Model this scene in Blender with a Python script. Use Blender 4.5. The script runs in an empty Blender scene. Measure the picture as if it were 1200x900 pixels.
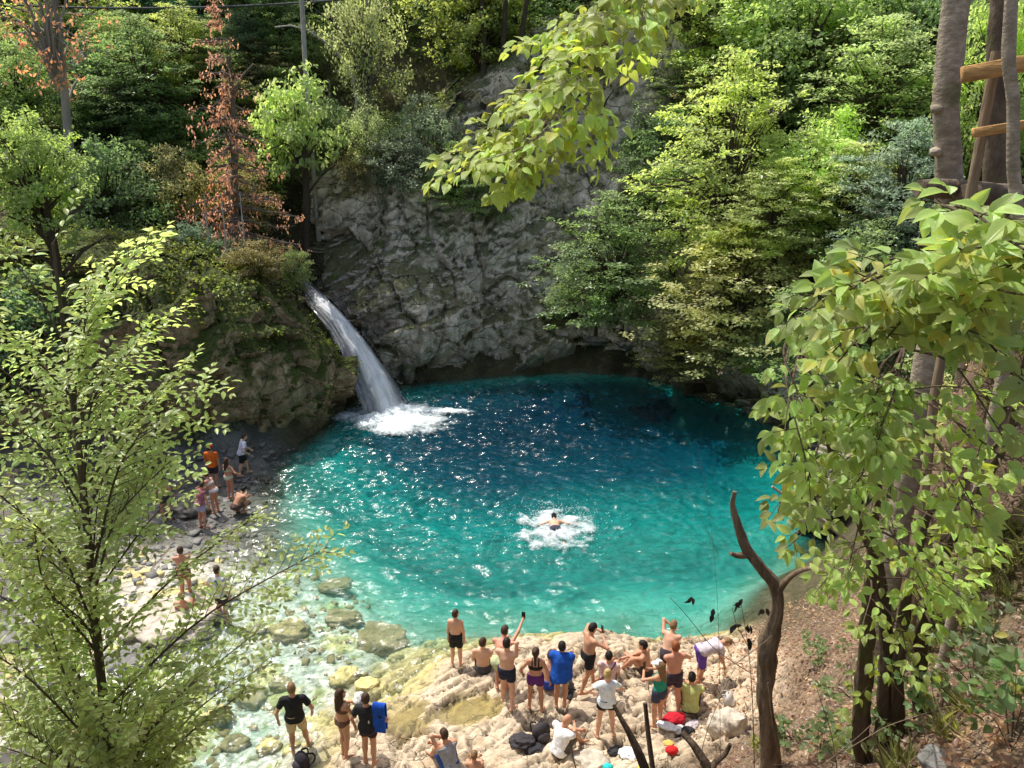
import bpy, math, random
import numpy as np
from mathutils import Vector
R = math.radians
rng = np.random.default_rng(11)
random.seed(5)
scene = bpy.context.scene
COL = scene.collection

# ------------------------------------------------------------------ camera
CAM_Z, PITCH, FPX = 10.5, R(18.0), 900.0
cd = bpy.data.cameras.new('camera'); cam = bpy.data.objects.new('camera', cd); COL.objects.link(cam)
cam.location = (0, 0, CAM_Z); cam.rotation_euler = (math.pi/2 - PITCH, 0, 0)
cd.sensor_width = 36; cd.lens = 36*FPX/1200; cd.clip_end = 1000; cd.clip_start = 0.05
scene.camera = cam
CP, SP = math.cos(PITCH), math.sin(PITCH)
def ray(px, py):
    t = (450-py)/FPX
    return np.array([(px-600)/FPX, CP+t*SP, -SP+t*CP])
def at(px, py, Y):
    d = ray(px, py); return d*(Y/d[1]) + np.array([0, 0, CAM_Z])

# ------------------------------------------------------------------ noise
_perm = np.random.default_rng(3).permutation(256); _perm = np.concatenate([_perm, _perm, _perm])
_g = np.random.default_rng(4).normal(size=(256, 3)); _g /= np.linalg.norm(_g, axis=1)[:, None]
def perlin(P):
    P = np.asarray(P, float); i = np.floor(P).astype(int); f = P - i; i &= 255
    u = f*f*f*(f*(f*6-15)+10)
    out = 0
    for dx in (0, 1):
        for dy in (0, 1):
            for dz in (0, 1):
                h = _perm[_perm[_perm[i[:, 0]+dx]+i[:, 1]+dy]+i[:, 2]+dz] & 255
                g = _g[h]
                d = g[:, 0]*(f[:, 0]-dx)+g[:, 1]*(f[:, 1]-dy)+g[:, 2]*(f[:, 2]-dz)
                w = (u[:, 0] if dx else 1-u[:, 0])*(u[:, 1] if dy else 1-u[:, 1])*(u[:, 2] if dz else 1-u[:, 2])
                out = out + w*d
    return out*1.5
def fbm(P, o=4, lac=2.03, gain=.5, ridged=False):
    P = np.asarray(P, float); a, s, n = 1., 0, 0
    for k in range(o):
        v = perlin(P*lac**k + 17.3*k)
        s = s + a*((1-2*np.abs(v)) if ridged else v); n += a; a *= gain
    return s/n
def sstep(a, b, x):
    t = np.clip((x-a)/(b-a), 0, 1); return t*t*(3-2*t)

# ------------------------------------------------------------------ mesh building
def tag(o, label=None, cat=None, group=None, kind=None):
    if label: o['label'] = label
    if cat: o['category'] = cat
    if group: o['group'] = group
    if kind: o['kind'] = kind
    return o
def empty(name, loc=(0, 0, 0), rz=0):
    o = bpy.data.objects.new(name, None); COL.objects.link(o); o.location = loc; o.rotation_euler = (0, 0, rz)
    o.empty_display_size = .2
    return o
def link(name, me, parent=None, mats=None):
    o = bpy.data.objects.new(name, me); COL.objects.link(o)
    if mats is not None:
        for m in (mats if isinstance(mats, (list, tuple)) else [mats]): me.materials.append(m)
    if parent is not None: o.parent = parent
    return o
def np_mesh(name, V, loops, tot, smooth=True, mi=None, fattr=None, vcol=None, uv=None, vattr=None):
    me = bpy.data.meshes.new(name)
    V = np.ascontiguousarray(V, dtype=np.float32); loops = np.ascontiguousarray(loops, dtype=np.int32); tot = np.ascontiguousarray(tot, dtype=np.int32)
    me.vertices.add(len(V)); me.vertices.foreach_set('co', V.ravel())
    me.loops.add(len(loops)); me.loops.foreach_set('vertex_index', loops)
    st = np.concatenate([[0], np.cumsum(tot)[:-1]]).astype(np.int32)
    me.polygons.add(len(tot)); me.polygons.foreach_set('loop_start', st); me.polygons.foreach_set('loop_total', tot)
    if mi is not None: me.polygons.foreach_set('material_index', np.ascontiguousarray(mi, dtype=np.int32))
    me.polygons.foreach_set('use_smooth', np.full(len(tot), bool(smooth)))
    for k, a in (fattr or {}).items():
        at_ = me.attributes.new(k, 'FLOAT', 'FACE'); at_.data.foreach_set('value', np.ascontiguousarray(a, dtype=np.float32))
    for k, a in (vattr or {}).items():
        at_ = me.attributes.new(k, 'FLOAT', 'POINT'); at_.data.foreach_set('value', np.ascontiguousarray(a, dtype=np.float32))
    if vcol is not None:
        at_ = me.attributes.new('Col', 'FLOAT_COLOR', 'POINT')
        c = np.ones((len(V), 4), np.float32); c[:, :3] = vcol; at_.data.foreach_set('color', c.ravel())
    if uv is not None:
        l = me.uv_layers.new(name='UVMap'); l.data.foreach_set('uv', np.ascontiguousarray(uv, dtype=np.float32).ravel())
    me.update(calc_edges=True); me.validate()
    return me
def grid_faces(nu, nv, closed_u=False):
    i = np.arange(nu if closed_u else nu-1)[:, None]; j = np.arange(nv-1)[None, :]
    i2 = (i+1) % nu
    q = np.stack([i*nv+j+0*i, i2*nv+j, i2*nv+j+1, i*nv+j+1+0*i], -1).reshape(-1, 4)
    return q
class Buf:
    """collects geometry of ONE mesh"""
    def __init__(s): s.V, s.L, s.T, s.M, s.A, s.n = [], [], [], [], [], 0
    def add(s, V, F, mi=0, var=0.5):
        V = np.asarray(V, float).reshape(-1, 3); F = np.asarray(F)
        s.V.append(V); s.L.append((F+s.n).ravel()); s.T.append(np.full(len(F), F.shape[1])); s.M.append(np.full(len(F), mi))
        s.A.append(np.full(len(F), var) if np.isscalar(var) else np.asarray(var)); s.n += len(V)
    def raw(s, V, L, T, mi=0, var=.5):
        s.V.append(V); s.L.append(L+s.n); s.T.append(T); s.M.append(np.full(len(T), mi))
        s.A.append(np.full(len(T), var) if np.isscalar(var) else var); s.n += len(V)
    def mesh(s, name, smooth=True):
        return np_mesh(name, np.concatenate(s.V), np.concatenate(s.L), np.concatenate(s.T), smooth, np.concatenate(s.M), {'var': np.concatenate(s.A)})
    def link(s, name, parent=None, mats=None, smooth=True): return link(name, s.mesh(name, smooth), parent, mats)
    # shapes
    def tube(s, pts, rad, n=7, mi=0, var=.5, cap=True, rough=0):
        pts = np.asarray(pts, float); m = len(pts)
        rad = np.interp(np.linspace(0, 1, m), np.linspace(0, 1, len(rad)), rad) if np.ndim(rad) else np.full(m, rad)
        t = np.gradient(pts, axis=0); t /= np.linalg.norm(t, axis=1)[:, None]+1e-9
        ref = np.array([0, 0, 1.]) if abs(t[:, 2]).mean() < .8 else np.array([0, 1., 0])
        a = np.cross(t, ref); a /= np.linalg.norm(a, axis=1)[:, None]+1e-9; b = np.cross(t, a)
        th = np.arange(n)/n*2*np.pi
        rr = rad[:, None]*np.ones((m, n))
        if rough:
            ln = np.concatenate([[0], np.cumsum(np.linalg.norm(np.diff(pts, axis=0), axis=1))]); q = np.stack([np.broadcast_to(np.cos(th), (m, n)).ravel(), np.broadcast_to(np.sin(th), (m, n)).ravel(), (ln[:, None]+0*th).ravel()], 1)+pts[0, 0]*3
            rr = rr*(1+rough*(fbm(q*[1.1, 1.1, 2.2], 3)+(.55*fbm(q*[3.6, 3.6, 1.6]+7, 3, ridged=True)-.2 if n > 15 else 0)).reshape(m, n))
        V = pts[:, None]+rr[..., None]*(np.cos(th)[None, :, None]*a[:, None]+np.sin(th)[None, :, None]*b[:, None])
        V = V.reshape(-1, 3)
        i = np.arange(m-1)[:, None]; j = np.arange(n)[None, :]; j2 = (j+1) % n
        F = np.stack([i*n+j, i*n+j2, (i+1)*n+j2, (i+1)*n+j], -1).reshape(-1, 4)
        s.add(V, F, mi, var)
        if cap:
            for k, fl in ((0, False), (m-1, True)):
                ring = V[k*n:(k+1)*n]; c = ring.mean(0)
                f = np.array([[n, (q+1) % n, q] if not fl else [n, q, (q+1) % n] for q in range(n)])
                s.add(np.vstack([ring, c]), f, mi, var)
    def box(s, c, size, rz=0, mi=0, bevel=.0, M=None):
        sx, sy, sz = [q/2 for q in size]; b = bevel or min(sx, sy, sz)*.12
        ring = lambda x, y, z, k: [(-x+k, -y, z), (x-k, -y, z), (x, -y+k, z), (x, y-k, z), (x-k, y, z), (-x+k, y, z), (-x, y-k, z), (-x, -y+k, z)]
        V = np.array(ring(sx-b, sy-b, -sz, b)+ring(sx, sy, -sz+b, b)+ring(sx, sy, sz-b, b)+ring(sx-b, sy-b, sz, b), float)
        if M is not None: V = V @ np.asarray(M).T
        else:
            co, si = math.cos(rz), math.sin(rz); V = V @ np.array([[co, si, 0], [-si, co, 0], [0, 0, 1]])
        V = V+np.asarray(c)
        F = [[k*8+q, k*8+(q+1) % 8, (k+1)*8+(q+1) % 8, (k+1)*8+q] for k in range(3) for q in range(8)]
        s.raw(V, np.array([x for f in F for x in f]+list(range(7, -1, -1))+list(range(24, 32))), np.array([4]*24+[8, 8]), mi)
    def ball(s, c, r, n=10, mi=0, var=.5, noise=0, seed=0, nf=2.):
        r = np.ones(3)*r
        th = np.linspace(0, np.pi, n+1); ph = np.arange(2*n)/(2*n)*2*np.pi
        D = np.stack([np.sin(th)[:, None]*np.cos(ph), np.sin(th)[:, None]*np.sin(ph), np.cos(th)[:, None]+0*ph], -1).reshape(-1, 3)
        k = 1+(noise*fbm(D*nf+seed*7.7, 4) if noise else 0)
        V = D*r*(k[:, None] if noise else 1)+np.asarray(c); m = 2*n
        F = np.array([[i*m+j, (i+1)*m+j, (i+1)*m+(j+1) % m, i*m+(j+1) % m] for i in range(n) for j in range(m)])
        s.add(V, F, mi, var)

# leaf templates: (along, across, up), faces
T_MINI = (np.array([[0, 0, 0], [.45, .5, .10], [1, 0, 0], [.45, -.5, .10]], float), [[0, 2, 1], [0, 3, 2]])
T_LEAF = (np.array([[0, 0, 0], [.12, .27, .04], [.38, .5, .09], [.7, .36, .05], [1, 0, -.08], [.7, -.36, .05], [.38, -.5, .09], [.12, -.27, .04], [.5, 0, 0]], float),
          [[0, 8, 2, 1], [8, 4, 3, 2], [0, 7, 6, 8], [8, 6, 5, 4]])
def _big():
    us = np.array([0, .1, .25, .42, .6, .78, .92, 1.0]); w = np.array([.02, .27, .46, .5, .42, .26, .1, .0])
    V = []
    for u, q in zip(us, w):
        dz = -.28*u*u
        V += [(u, q, dz+.10*q*2), (u, q*.5, dz+.075*q*2), (u, 0, dz), (u, -q*.5, dz+.075*q*2), (u, -q, dz+.10*q*2)]
    F = [[i*5+j, (i+1)*5+j, (i+1)*5+j+1, i*5+j+1] for i in range(7) for j in range(4)]
    return np.array(V, float), F
T_BIG = _big()
def norm(a): return a/(np.linalg.norm(a, axis=-1, keepdims=True)+1e-9)
def leaves(C, D, N, L, W, T, var=None):
    """returns V, loops, totals, var per face, uv per loop"""
    tv, tf = T; n = len(C); D = norm(D); S = norm(np.cross(N, D)); U = np.cross(D, S)
    L = np.broadcast_to(L, (n,))[:, None, None]; W = np.broadcast_to(W, (n,))[:, None, None]
    V = C[:, None]+tv[None, :, :1]*L*D[:, None]+tv[None, :, 1:2]*W*S[:, None]+tv[None, :, 2:]*L*U[:, None]
    fl = np.array([q for f in tf for q in f]); ft = np.array([len(f) for f in tf])
    loops = (np.arange(n)[:, None]*len(tv)+fl[None]).ravel(); tot = np.tile(ft, n)
    if var is None: var = rng.random(n)
    uv = np.tile(tv[fl][:, :2]+[0, .5], (n, 1))
    return V.reshape(-1, 3), loops, tot, np.repeat(var, len(tf)), uv
def rand_dirs(n):
    d = rng.normal(size=(n, 3)); return norm(d)

# ------------------------------------------------------------------ node helpers
class NT:
    def __init__(s, name):
        s.m = bpy.data.materials.new(name); s.m.use_nodes = True; s.t = s.m.node_tree; s.t.nodes.clear()
        s.out = s.n('ShaderNodeOutputMaterial')
    def n(s, typ, **kw):
        nd = s.t.nodes.new(typ)
        for k, v in kw.items():
            if k[0] == 'i' and k[1:].isdigit(): s.set(nd.inputs[int(k[1:])], v)
            elif k.startswith('in_'): s.set(nd.inputs[k[3:].replace('_', ' ')], v)
            else: setattr(nd, k, v)
        return nd
    def set(s, sock, v):
        if isinstance(v, bpy.types.NodeSocket): s.t.links.new(v, sock)
        elif isinstance(v, bpy.types.Node): s.t.links.new(v.outputs[0], sock)
        else:
            if sock.type == 'RGBA' and len(v) == 3: v = (*v, 1)
            sock.default_value = v
    def noise(s, scale, vec=None, detail=4, rough=.55, dist=0, **kw):
        nd = s.n('ShaderNodeTexNoise', in_Scale=scale, in_Detail=detail, in_Roughness=rough, in_Distortion=dist)
        if vec is not None: s.set(nd.inputs['Vector'], vec)
        return nd.outputs[0]
    def ramp(s, fac, stops, interp='LINEAR'):
        nd = s.n('ShaderNodeValToRGB'); r = nd.color_ramp; r.interpolation = interp
        while len(r.elements) < len(stops): r.elements.new(.5)
        for e, (p, c) in zip(r.elements, stops):
            e.position = p; e.color = (*c, 1) if not np.isscalar(c) else (c, c, c, 1)
        s.set(nd.inputs[0], fac); return nd.outputs[0]
    def mix(s, fac, a, b, typ='MIX'):
        nd = s.n('ShaderNodeMix', data_type='RGBA', blend_type=typ)
        s.set(nd.inputs[0], fac); s.set(nd.inputs[6], a); s.set(nd.inputs[7], b); return nd.outputs[2]
    def math(s, op, a, b=0., c=0., clamp=False):
        nd = s.n('ShaderNodeMath', operation=op, use_clamp=clamp); s.set(nd.inputs[0], a); s.set(nd.inputs[1], b); s.set(nd.inputs[2], c); return nd.outputs[0]
    def rng(s, v, a, b, c=0., d=1.):
        nd = s.n('ShaderNodeMapRange'); s.set(nd.inputs[0], v)
        for k, q in enumerate((a, b, c, d)): nd.inputs[k+1].default_value = q
        return nd.outputs[0]
    def bump(s, h, strength=.5, dist=.05, normal=None):
        nd = s.n('ShaderNodeBump', in_Strength=strength, in_Distance=dist); s.set(nd.inputs['Height'], h)
        if normal is not None: s.set(nd.inputs['Normal'], normal)
        return nd.outputs[0]
    def pos(s): return s.n('ShaderNodeNewGeometry').outputs['Position']
    def obj(s): return s.n('ShaderNodeTexCoord').outputs['Object']
    def sep(s, v): nd = s.n('ShaderNodeSeparateXYZ'); s.set(nd.inputs[0], v); return nd.outputs
    def mapv(s, v, scale=(1, 1, 1), rot=(0, 0, 0)):
        nd = s.n('ShaderNodeMapping'); s.set(nd.inputs[0], v); nd.inputs['Scale'].default_value = scale; nd.inputs['Rotation'].default_value = rot; return nd.outputs[0]
    def principled(s, col, rough=.8, bump=None, spec=.3, **kw):
        nd = s.n('ShaderNodeBsdfPrincipled'); s.set(nd.inputs['Base Color'], col); s.set(nd.inputs['Roughness'], rough); nd.inputs['Specular IOR Level'].default_value = spec
        if bump is not None: s.set(nd.inputs['Normal'], bump)
        for k, v in kw.items(): s.set(nd.inputs[k.replace('_', ' ')], v)
        return nd.outputs[0]
    def done(s, sh): s.t.links.new(sh, s.out.inputs[0]); return s.m

# ------------------------------------------------------------------ materials
def m_leaf(name, veins=False, trans=.55, gloss=.03):
    """leaf: colour from the object's colour, varied leaf by leaf, lets light through"""
    t = NT(name); oi = t.n('ShaderNodeObjectInfo'); at_ = t.n('ShaderNodeAttribute', attribute_name='var')
    v = at_.outputs['Fac']
    nz = t.noise(.55, t.pos(), 2)
    hs = t.n('ShaderNodeHueSaturation'); t.set(hs.inputs['Color'], oi.outputs['Color'])
    t.set(hs.inputs['Hue'], t.rng(v, 0, 1, .466, .522)); t.set(hs.inputs['Saturation'], t.rng(nz, .3, .7, .80, 1.02))
    t.set(hs.inputs['Value'], t.math('MULTIPLY', t.rng(v, 0, 1, .55, 1.45), t.rng(nz, .3, .7, .72, 1.28)))
    c = hs.outputs[0]
    nrm = None
    if veins:
        uv = t.n('ShaderNodeUVMap').outputs[0]; x = t.sep(uv)
        a = t.math('ABSOLUTE', t.math('SUBTRACT', x[1], .5))
        ph = t.math('SUBTRACT', t.math('MULTIPLY', x[0], 50.), t.math('MULTIPLY', a, 55.))
        w = t.math('POWER', t.math('ABSOLUTE', t.math('SINE', ph)), 6.)
        mid = t.rng(a, 0, .03, 1, 0)
        w = t.math('MAXIMUM', w, mid)
        c = t.mix(t.math('MULTIPLY', w, .28), c, (.35, .42, .12))
        bl = t.math('MULTIPLY', t.rng(t.noise(14., t.pos(), 5, .7), .58, .68, 0, 1), t.rng(v, .6, 1., .0, .8))
        c = t.mix(bl, c, (.30, .17, .05)); c = t.mix(t.rng(v, .93, .99, 0, .7), c, (.48, .40, .06))
        nrm = t.bump(t.math('SUBTRACT', 1., w), .5, .01)
    dcol = c
    tc = t.n('ShaderNodeHueSaturation'); t.set(tc.inputs['Color'], c); tc.inputs['Hue'].default_value = .482; tc.inputs['Saturation'].default_value = 1.12; tc.inputs['Value'].default_value = 2.2
    df = t.n('ShaderNodeBsdfDiffuse'); t.set(df.inputs[0], dcol)
    tr = t.n('ShaderNodeBsdfTranslucent'); t.set(tr.inputs[0], tc.outputs[0])
    gl = t.n('ShaderNodeBsdfGlossy'); gl.inputs['Roughness'].default_value = .38; gl.inputs['Color'].default_value = (.9, .95, .9, 1)
    if nrm is not None:
        for q in (df, gl): t.set(q.inputs['Normal'], nrm)
    m1 = t.n('ShaderNodeMixShader', i0=trans); t.set(m1.inputs[1], df); t.set(m1.inputs[2], tr)
    m2 = t.n('ShaderNodeMixShader', i0=gloss); t.set(m2.inputs[1], m1); t.set(m2.inputs[2], gl)
    return t.done(m2.outputs[0])
def m_bark(name, a, b, scale=6., moss=0., st=(1, 1, .25)):
    t = NT(name); p = t.mapv(t.obj(), st)
    n1 = t.noise(scale, p, 6, .65); n2 = t.noise(scale*4, p, 4, .6)
    c = t.ramp(n1, [(.3, a), (.7, b)])
    c = t.mix(t.rng(n2, .4, .6, 0, .5), c, tuple(q*.45 for q in a))
    if moss:
        c = t.mix(t.rng(t.noise(2.2, t.obj(), 4), .62-.2*moss, .75, 0, .9), c, (.09, .12, .02))
    return t.done(t.principled(c, .9, t.bump(t.math('ADD', n1, t.math('MULTIPLY', n2, .5)), .8, .03), .2))
def m_cloth(name, col, rough=.85, sc=30.):
    t = NT(name); n = t.noise(sc*.35, t.obj(), 5, .6)
    c = t.mix(t.rng(n, .3, .7, 0, 1), tuple(q*.72 for q in col), tuple(min(1, q*1.15) for q in col))
    f = t.noise(9., t.obj(), 3, .5, .6)
    w = t.n('ShaderNodeTexWave'); t.set(w.inputs[0], t.obj()); w.inputs['Scale'].default_value = 300
    return t.done(t.principled(c, rough, t.bump(t.math('ADD', f, t.math('MULTIPLY', n, .4)), .55, .03), .25))
_cl = {}
def cloth(col):
    k = tuple(round(c, 3) for c in col)
    if k not in _cl: _cl[k] = m_cloth('fabric', col)
    return _cl[k]
def m_skin(name, col):
    t = NT(name); n = t.noise(7., t.obj(), 4)
    c = t.mix(t.rng(n, .3, .7), tuple(q*.86 for q in col), (min(1, col[0]*1.1), col[1]*1.02, col[2]*1.0))
    return t.done(t.principled(c, .5, t.bump(t.noise(60., t.obj(), 3), .15, .01), .35, Subsurface_Weight=.12, Subsurface_Scale=.02))
# ------------------------------------------------------------------ land: heights from survey points
PTS = np.array([
 # pool bed
 (1,22.3,-4.0),(1,27,-6.6),(5,27,-6.2),(-2.6,24.5,-5.2),(4,20.5,-2.5),(0,18,-1.5),(-.8,20.5,-3.2),(3,17.5,-1.25),(5,17.5,-1.2),(7.3,19,-1.2),(-4.4,20,-1.5),(7.5,23,-3),(-4.8,17.2,-.45),(-2,15.4,-.7),(1,15.4,-.8),(3.8,15.2,-.8),
 (-3.2,28.2,-5.0),(0,31.2,-4.6),(4,31.6,-4.6),(7,29.3,-4.4),(8.7,26.5,-3.4),(8.4,21.5,-1.6),(-6.5,21.6,-.8),(-5.3,25.3,-3.4),(-4.8,22.6,-2.4),
 (-5.2,30.9,-.8),(-2.4,32.2,-.9),(0,32.9,-.9),(3,33.4,-.9),(5.5,33.0,-.9),(7.5,31.2,-.8),(8.9,29,-.8),(9.7,26.8,-.7),(9.7,24,-.6),(9.1,21.5,-.5),(-6.5,28.4,-.6),(-6.9,26.6,-.4),
 # shore
 (-8,24.0,.1),(-8.2,21.2,.12),(-7.8,19,.05),(-8.0,17,.08),(-5.8,15.6,-.22),(-3.8,14.5,-.25),(-2.3,13.2,-.05),(-1.07,13.6,.2),(.9,14.1,.22),(2.6,14.1,.22),(4.2,13.9,.25),(5.6,14.6,.25),(6.8,16.2,.3),(8.6,18,.3),(9.8,21,.4),
 # ledge
 (-1,12,.5),(1,12.6,.5),(2,12,.55),(4,12.6,.6),(0,10.8,.6),(-2,11.3,.35),(-3,10.6,.3),(2.5,10.5,.8),(4.2,11.3,1.0),(-.8,9.6,.7),(-3.2,12.2,.05),(2,9.2,1.3),
 # shallow outflow
 (-5,14,-.2),(-4.3,12,-.2),(-5,10.6,-.2),(-6,12,-.2),(-7,14.4,-.12),(-9,14,.1),(-10,17,.3),(-11.5,20,.4),(-9.5,21.6,.25),(-8.8,11,.15),(-6.4,9.5,-.1),(-4.4,9.4,-.1),(-9,18.6,.2),
 # near slope below the camera
 (0,-4,8.9),(0,0,8.4),(0,2.5,6.3),(0,5,3.4),(0,7.2,1.5),(-4,-4,8.9),(-4,0,8.2),(-4,3.5,4.4),(-4,6.5,1.0),(-8,2,6),(-8,6,1.6),(-12,6,2),(-14,12,1.4),(-16,16,1.0),(-18,6,5),(-14,0,8),
 # right slope
 (2.8,7.2,3.2),(3.1,5.6,4.7),(3,3.6,6.6),(3,1.5,8.1),(5,-3,8.9),(5.3,6.9,5.7),(4.7,11.2,1.5),(5,10,2.5),(5.6,9,4.2),(5.2,12.9,.8),(7.2,14.5,1.4),(7.5,9.5,6.0),(7.2,11.8,3.4),(9.3,16,3.2),(11,20,3.6),(5,5,7.3),(7.5,7,8.3),(10,9,9),(12,12,8),(12,4,9.2),(9,13,5.2),(12.5,16,6.5),(16,14,9.5),(16,8,10),(20,12,11),
 # beyond the left shore: outcrop and hill
 (-12,21.8,.6),(-16,20.8,.8),(-20,19.5,1.5),(-24,16,3),(-9.5,27.5,5.0),(-11.5,26,5.4),(-15,25.3,5.6),(-20,25.5,6),(-9,31,4.2),(-10.3,34,5.0),(-12,30,6.3),(-16,30,7.4),(-22,30,8.5),(-13,34,8.5),(-12,38,11),(-20,38,12),(-30,30,11),(-30,20,7),(-20,50,19),(-35,45,20),(-8,45,16.5),
 # behind the cliff
 (-8,36,5.2),(-6,37.4,6.6),(-6,39.3,11),(0,37.4,7),(10.8,29.8,.8),(11.2,25.5,.8),(10.9,22.5,.8),(0,39.6,13.8),(4,37.8,8.4),(4,40,15.2),(7.5,35.5,9.6),(8,38,12.5),(10,33.6,5.2),(12.8,30.5,4.8),(13.2,27,4.4),(13,23,4.4),(14,19,5.4),(13,34,8.5),(16,28,8.5),(16,22,7.5),(20,25,11.5),(22,33,15.5),(15,40,15),(10,45,18.5),(25,15,12),(0,46,18.5),(0,60,27),(-15,62,26),(-35,65,30),(20,60,27),(35,45,27),(35,25,20),(40,65,34),(0,90,46),(-40,90,46),(40,90,48),(-50,20,16),(50,10,24),(-45,-5,14),(50,-8,18),(20,-8,10),(-15,-8,9.5)], float)
_c2 = 1.2
def _phi(A, B): return np.sqrt(((A[:, None]-B[None])**2).sum(-1)+_c2)
_w = np.linalg.solve(np.block([[_phi(PTS[:, :2], PTS[:, :2]), np.ones((len(PTS), 1))], [np.ones((1, len(PTS))), np.zeros((1, 1))]]), np.concatenate([PTS[:, 2], [0]]))
def hbase(X, Y):
    P = np.stack([np.ravel(X), np.ravel(Y)], 1); out = np.empty(len(P))
    for a in range(0, len(P), 20000): out[a:a+20000] = _phi(P[a:a+20000], PTS[:, :2]) @ _w[:-1]+_w[-1]
    return out.reshape(np.shape(X))
def cells(u, v, seed):
    """rock plates: height offset of the nearest plate, tilted, and the distance to its edge"""
    iu, iv = np.floor(u).astype(int), np.floor(v).astype(int); r = np.random.default_rng(seed+90).random((256, 5))
    d1 = np.full(u.shape, 9.); d2 = d1.copy(); h1 = np.zeros(u.shape, int); a1 = np.zeros(u.shape); b1 = a1.copy()
    for i in (-1, 0, 1):
        for j in (-1, 0, 1):
            h = _perm[_perm[(iu+i+seed*7) & 255]+((iv+j) & 255)] & 255; a = iu+i+.1+.8*r[h, 0]-u; b = iv+j+.1+.8*r[h, 1]-v; d = np.hypot(a, b); n = d < d1
            d2 = np.where(n, d1, np.minimum(d2, d)); d1 = np.where(n, d, d1); h1 = np.where(n, h, h1); a1 = np.where(n, a, a1); b1 = np.where(n, b, b1)
    return (r[h1, 2]-.5)-(a1*(r[h1, 3]-.5)+b1*(r[h1, 4]-.35))*1.5, d2-d1
def masks(X, Y):
    led = sstep(-3.9, -2.6, X+.25*(Y-12)*-1)*sstep(6.0, 4.6, X+.12*(Y-12))*sstep(7.8, 9.2, Y)*sstep(15.6, 14.4, Y)
    sha = sstep(-11.5, -9.5, X)*sstep(-1.6, -3.2, X)*sstep(8, 9, Y)*sstep(18.5, 16.5, Y)
    return led, sha*(1-led)
PUD = []
def height(X, Y):
    X = np.asarray(X, float); Y = np.asarray(Y, float); sh = X.shape; x, y = X.ravel(), Y.ravel()
    h = hbase(x, y); led, sha = masks(x, y)
    P = np.stack([x, y, 0*x], 1)
    u, v = x*.80+y*.60, -x*.60+y*.80                 # strata run from the lower left to the upper right
    Q = np.stack([u*.32, v*1.5, 0*u], 1)
    w1, w2 = .45*fbm(P*.9+3, 4), .45*fbm(P*.9+13, 4)
    o1, e1 = cells((u+w1)/1.9, (v+w2)/.72, 1); o2, e2 = cells((u+.6*w1)/.62, (v+.6*w2)/.27, 2)
    rock = .17*o1+.055*o2+.10*fbm(P*.8, 4)-.07*sstep(.10, .0, e1)-.025*sstep(.10, 0, e2)*sstep(-.1, .3, fbm(P*.7+25, 2))
    vv = v+.5*fbm(P*.8, 3)
    st = vv/.42; step = (np.floor(st)+sstep(.74, .98, st-np.floor(st)))*.42
    rock = rock+.22*(step-vv)*sstep(-.1, .35, fbm(P*.6+9, 2))+.035*fbm(P*5, 4)+.014*fbm(P*15, 2)
    crk = np.abs(fbm(np.stack([u*.55, v*1.9, 0*u], 1)+31, 3)); rock = rock-.16*sstep(.045, .0, crk)-.10*sstep(.35, .6, fbm(P*5.2+61, 3, ridged=True))*sstep(.1, .3, fbm(P*.7+17, 2))
    stone = .16*np.clip(fbm(P*1.5+2, 3), -.2, 1)+.07*fbm(P*4.5, 3)
    soft = .16*fbm(P*.55, 4)+.05*fbm(P*3, 3)
    h = h+led*rock+sha*stone+(1-led)*(1-sha)*soft*np.where(h < -.3, .6, 1)
    e = sstep(4.8, 6.2, x+.25*np.sin(y*3))*sstep(6.9, 8.2, y)*sstep(10.2, 8.6, y)*sstep(12, 9.5, x); h = h+np.maximum(9.40-h, 0)*e
    for (a, b, r, z) in PUD:
        w = sstep(1.35, .75, np.hypot((u-(a*.8+b*.6))/(r*1.5), (v-(-a*.6+b*.8))/(r*.8))+.35*fbm(P*1.2+4, 2))
        h = h*(1-w)+(z-.035+.01*fbm(P*8, 2))*w
    return h.reshape(sh)
def G(px, py, dz=0.):
    """where the line of sight through a pixel first meets the ground"""
    d = ray(px, py); s = np.arange(3., 75., .04)
    X, Y, Z = d[0]*s, d[1]*s, CAM_Z+d[2]*s
    k = np.argmax(Z < height(X, Y)+dz)
    return np.array([X[k], Y[k], float(height(X[k:k+1], Y[k:k+1])[0])])
for (px, py, r) in ((552, 834, .30), (478, 836, .22)):
    g = G(px, py); PUD.append((g[0], g[1], r, g[2]-.03))

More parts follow.
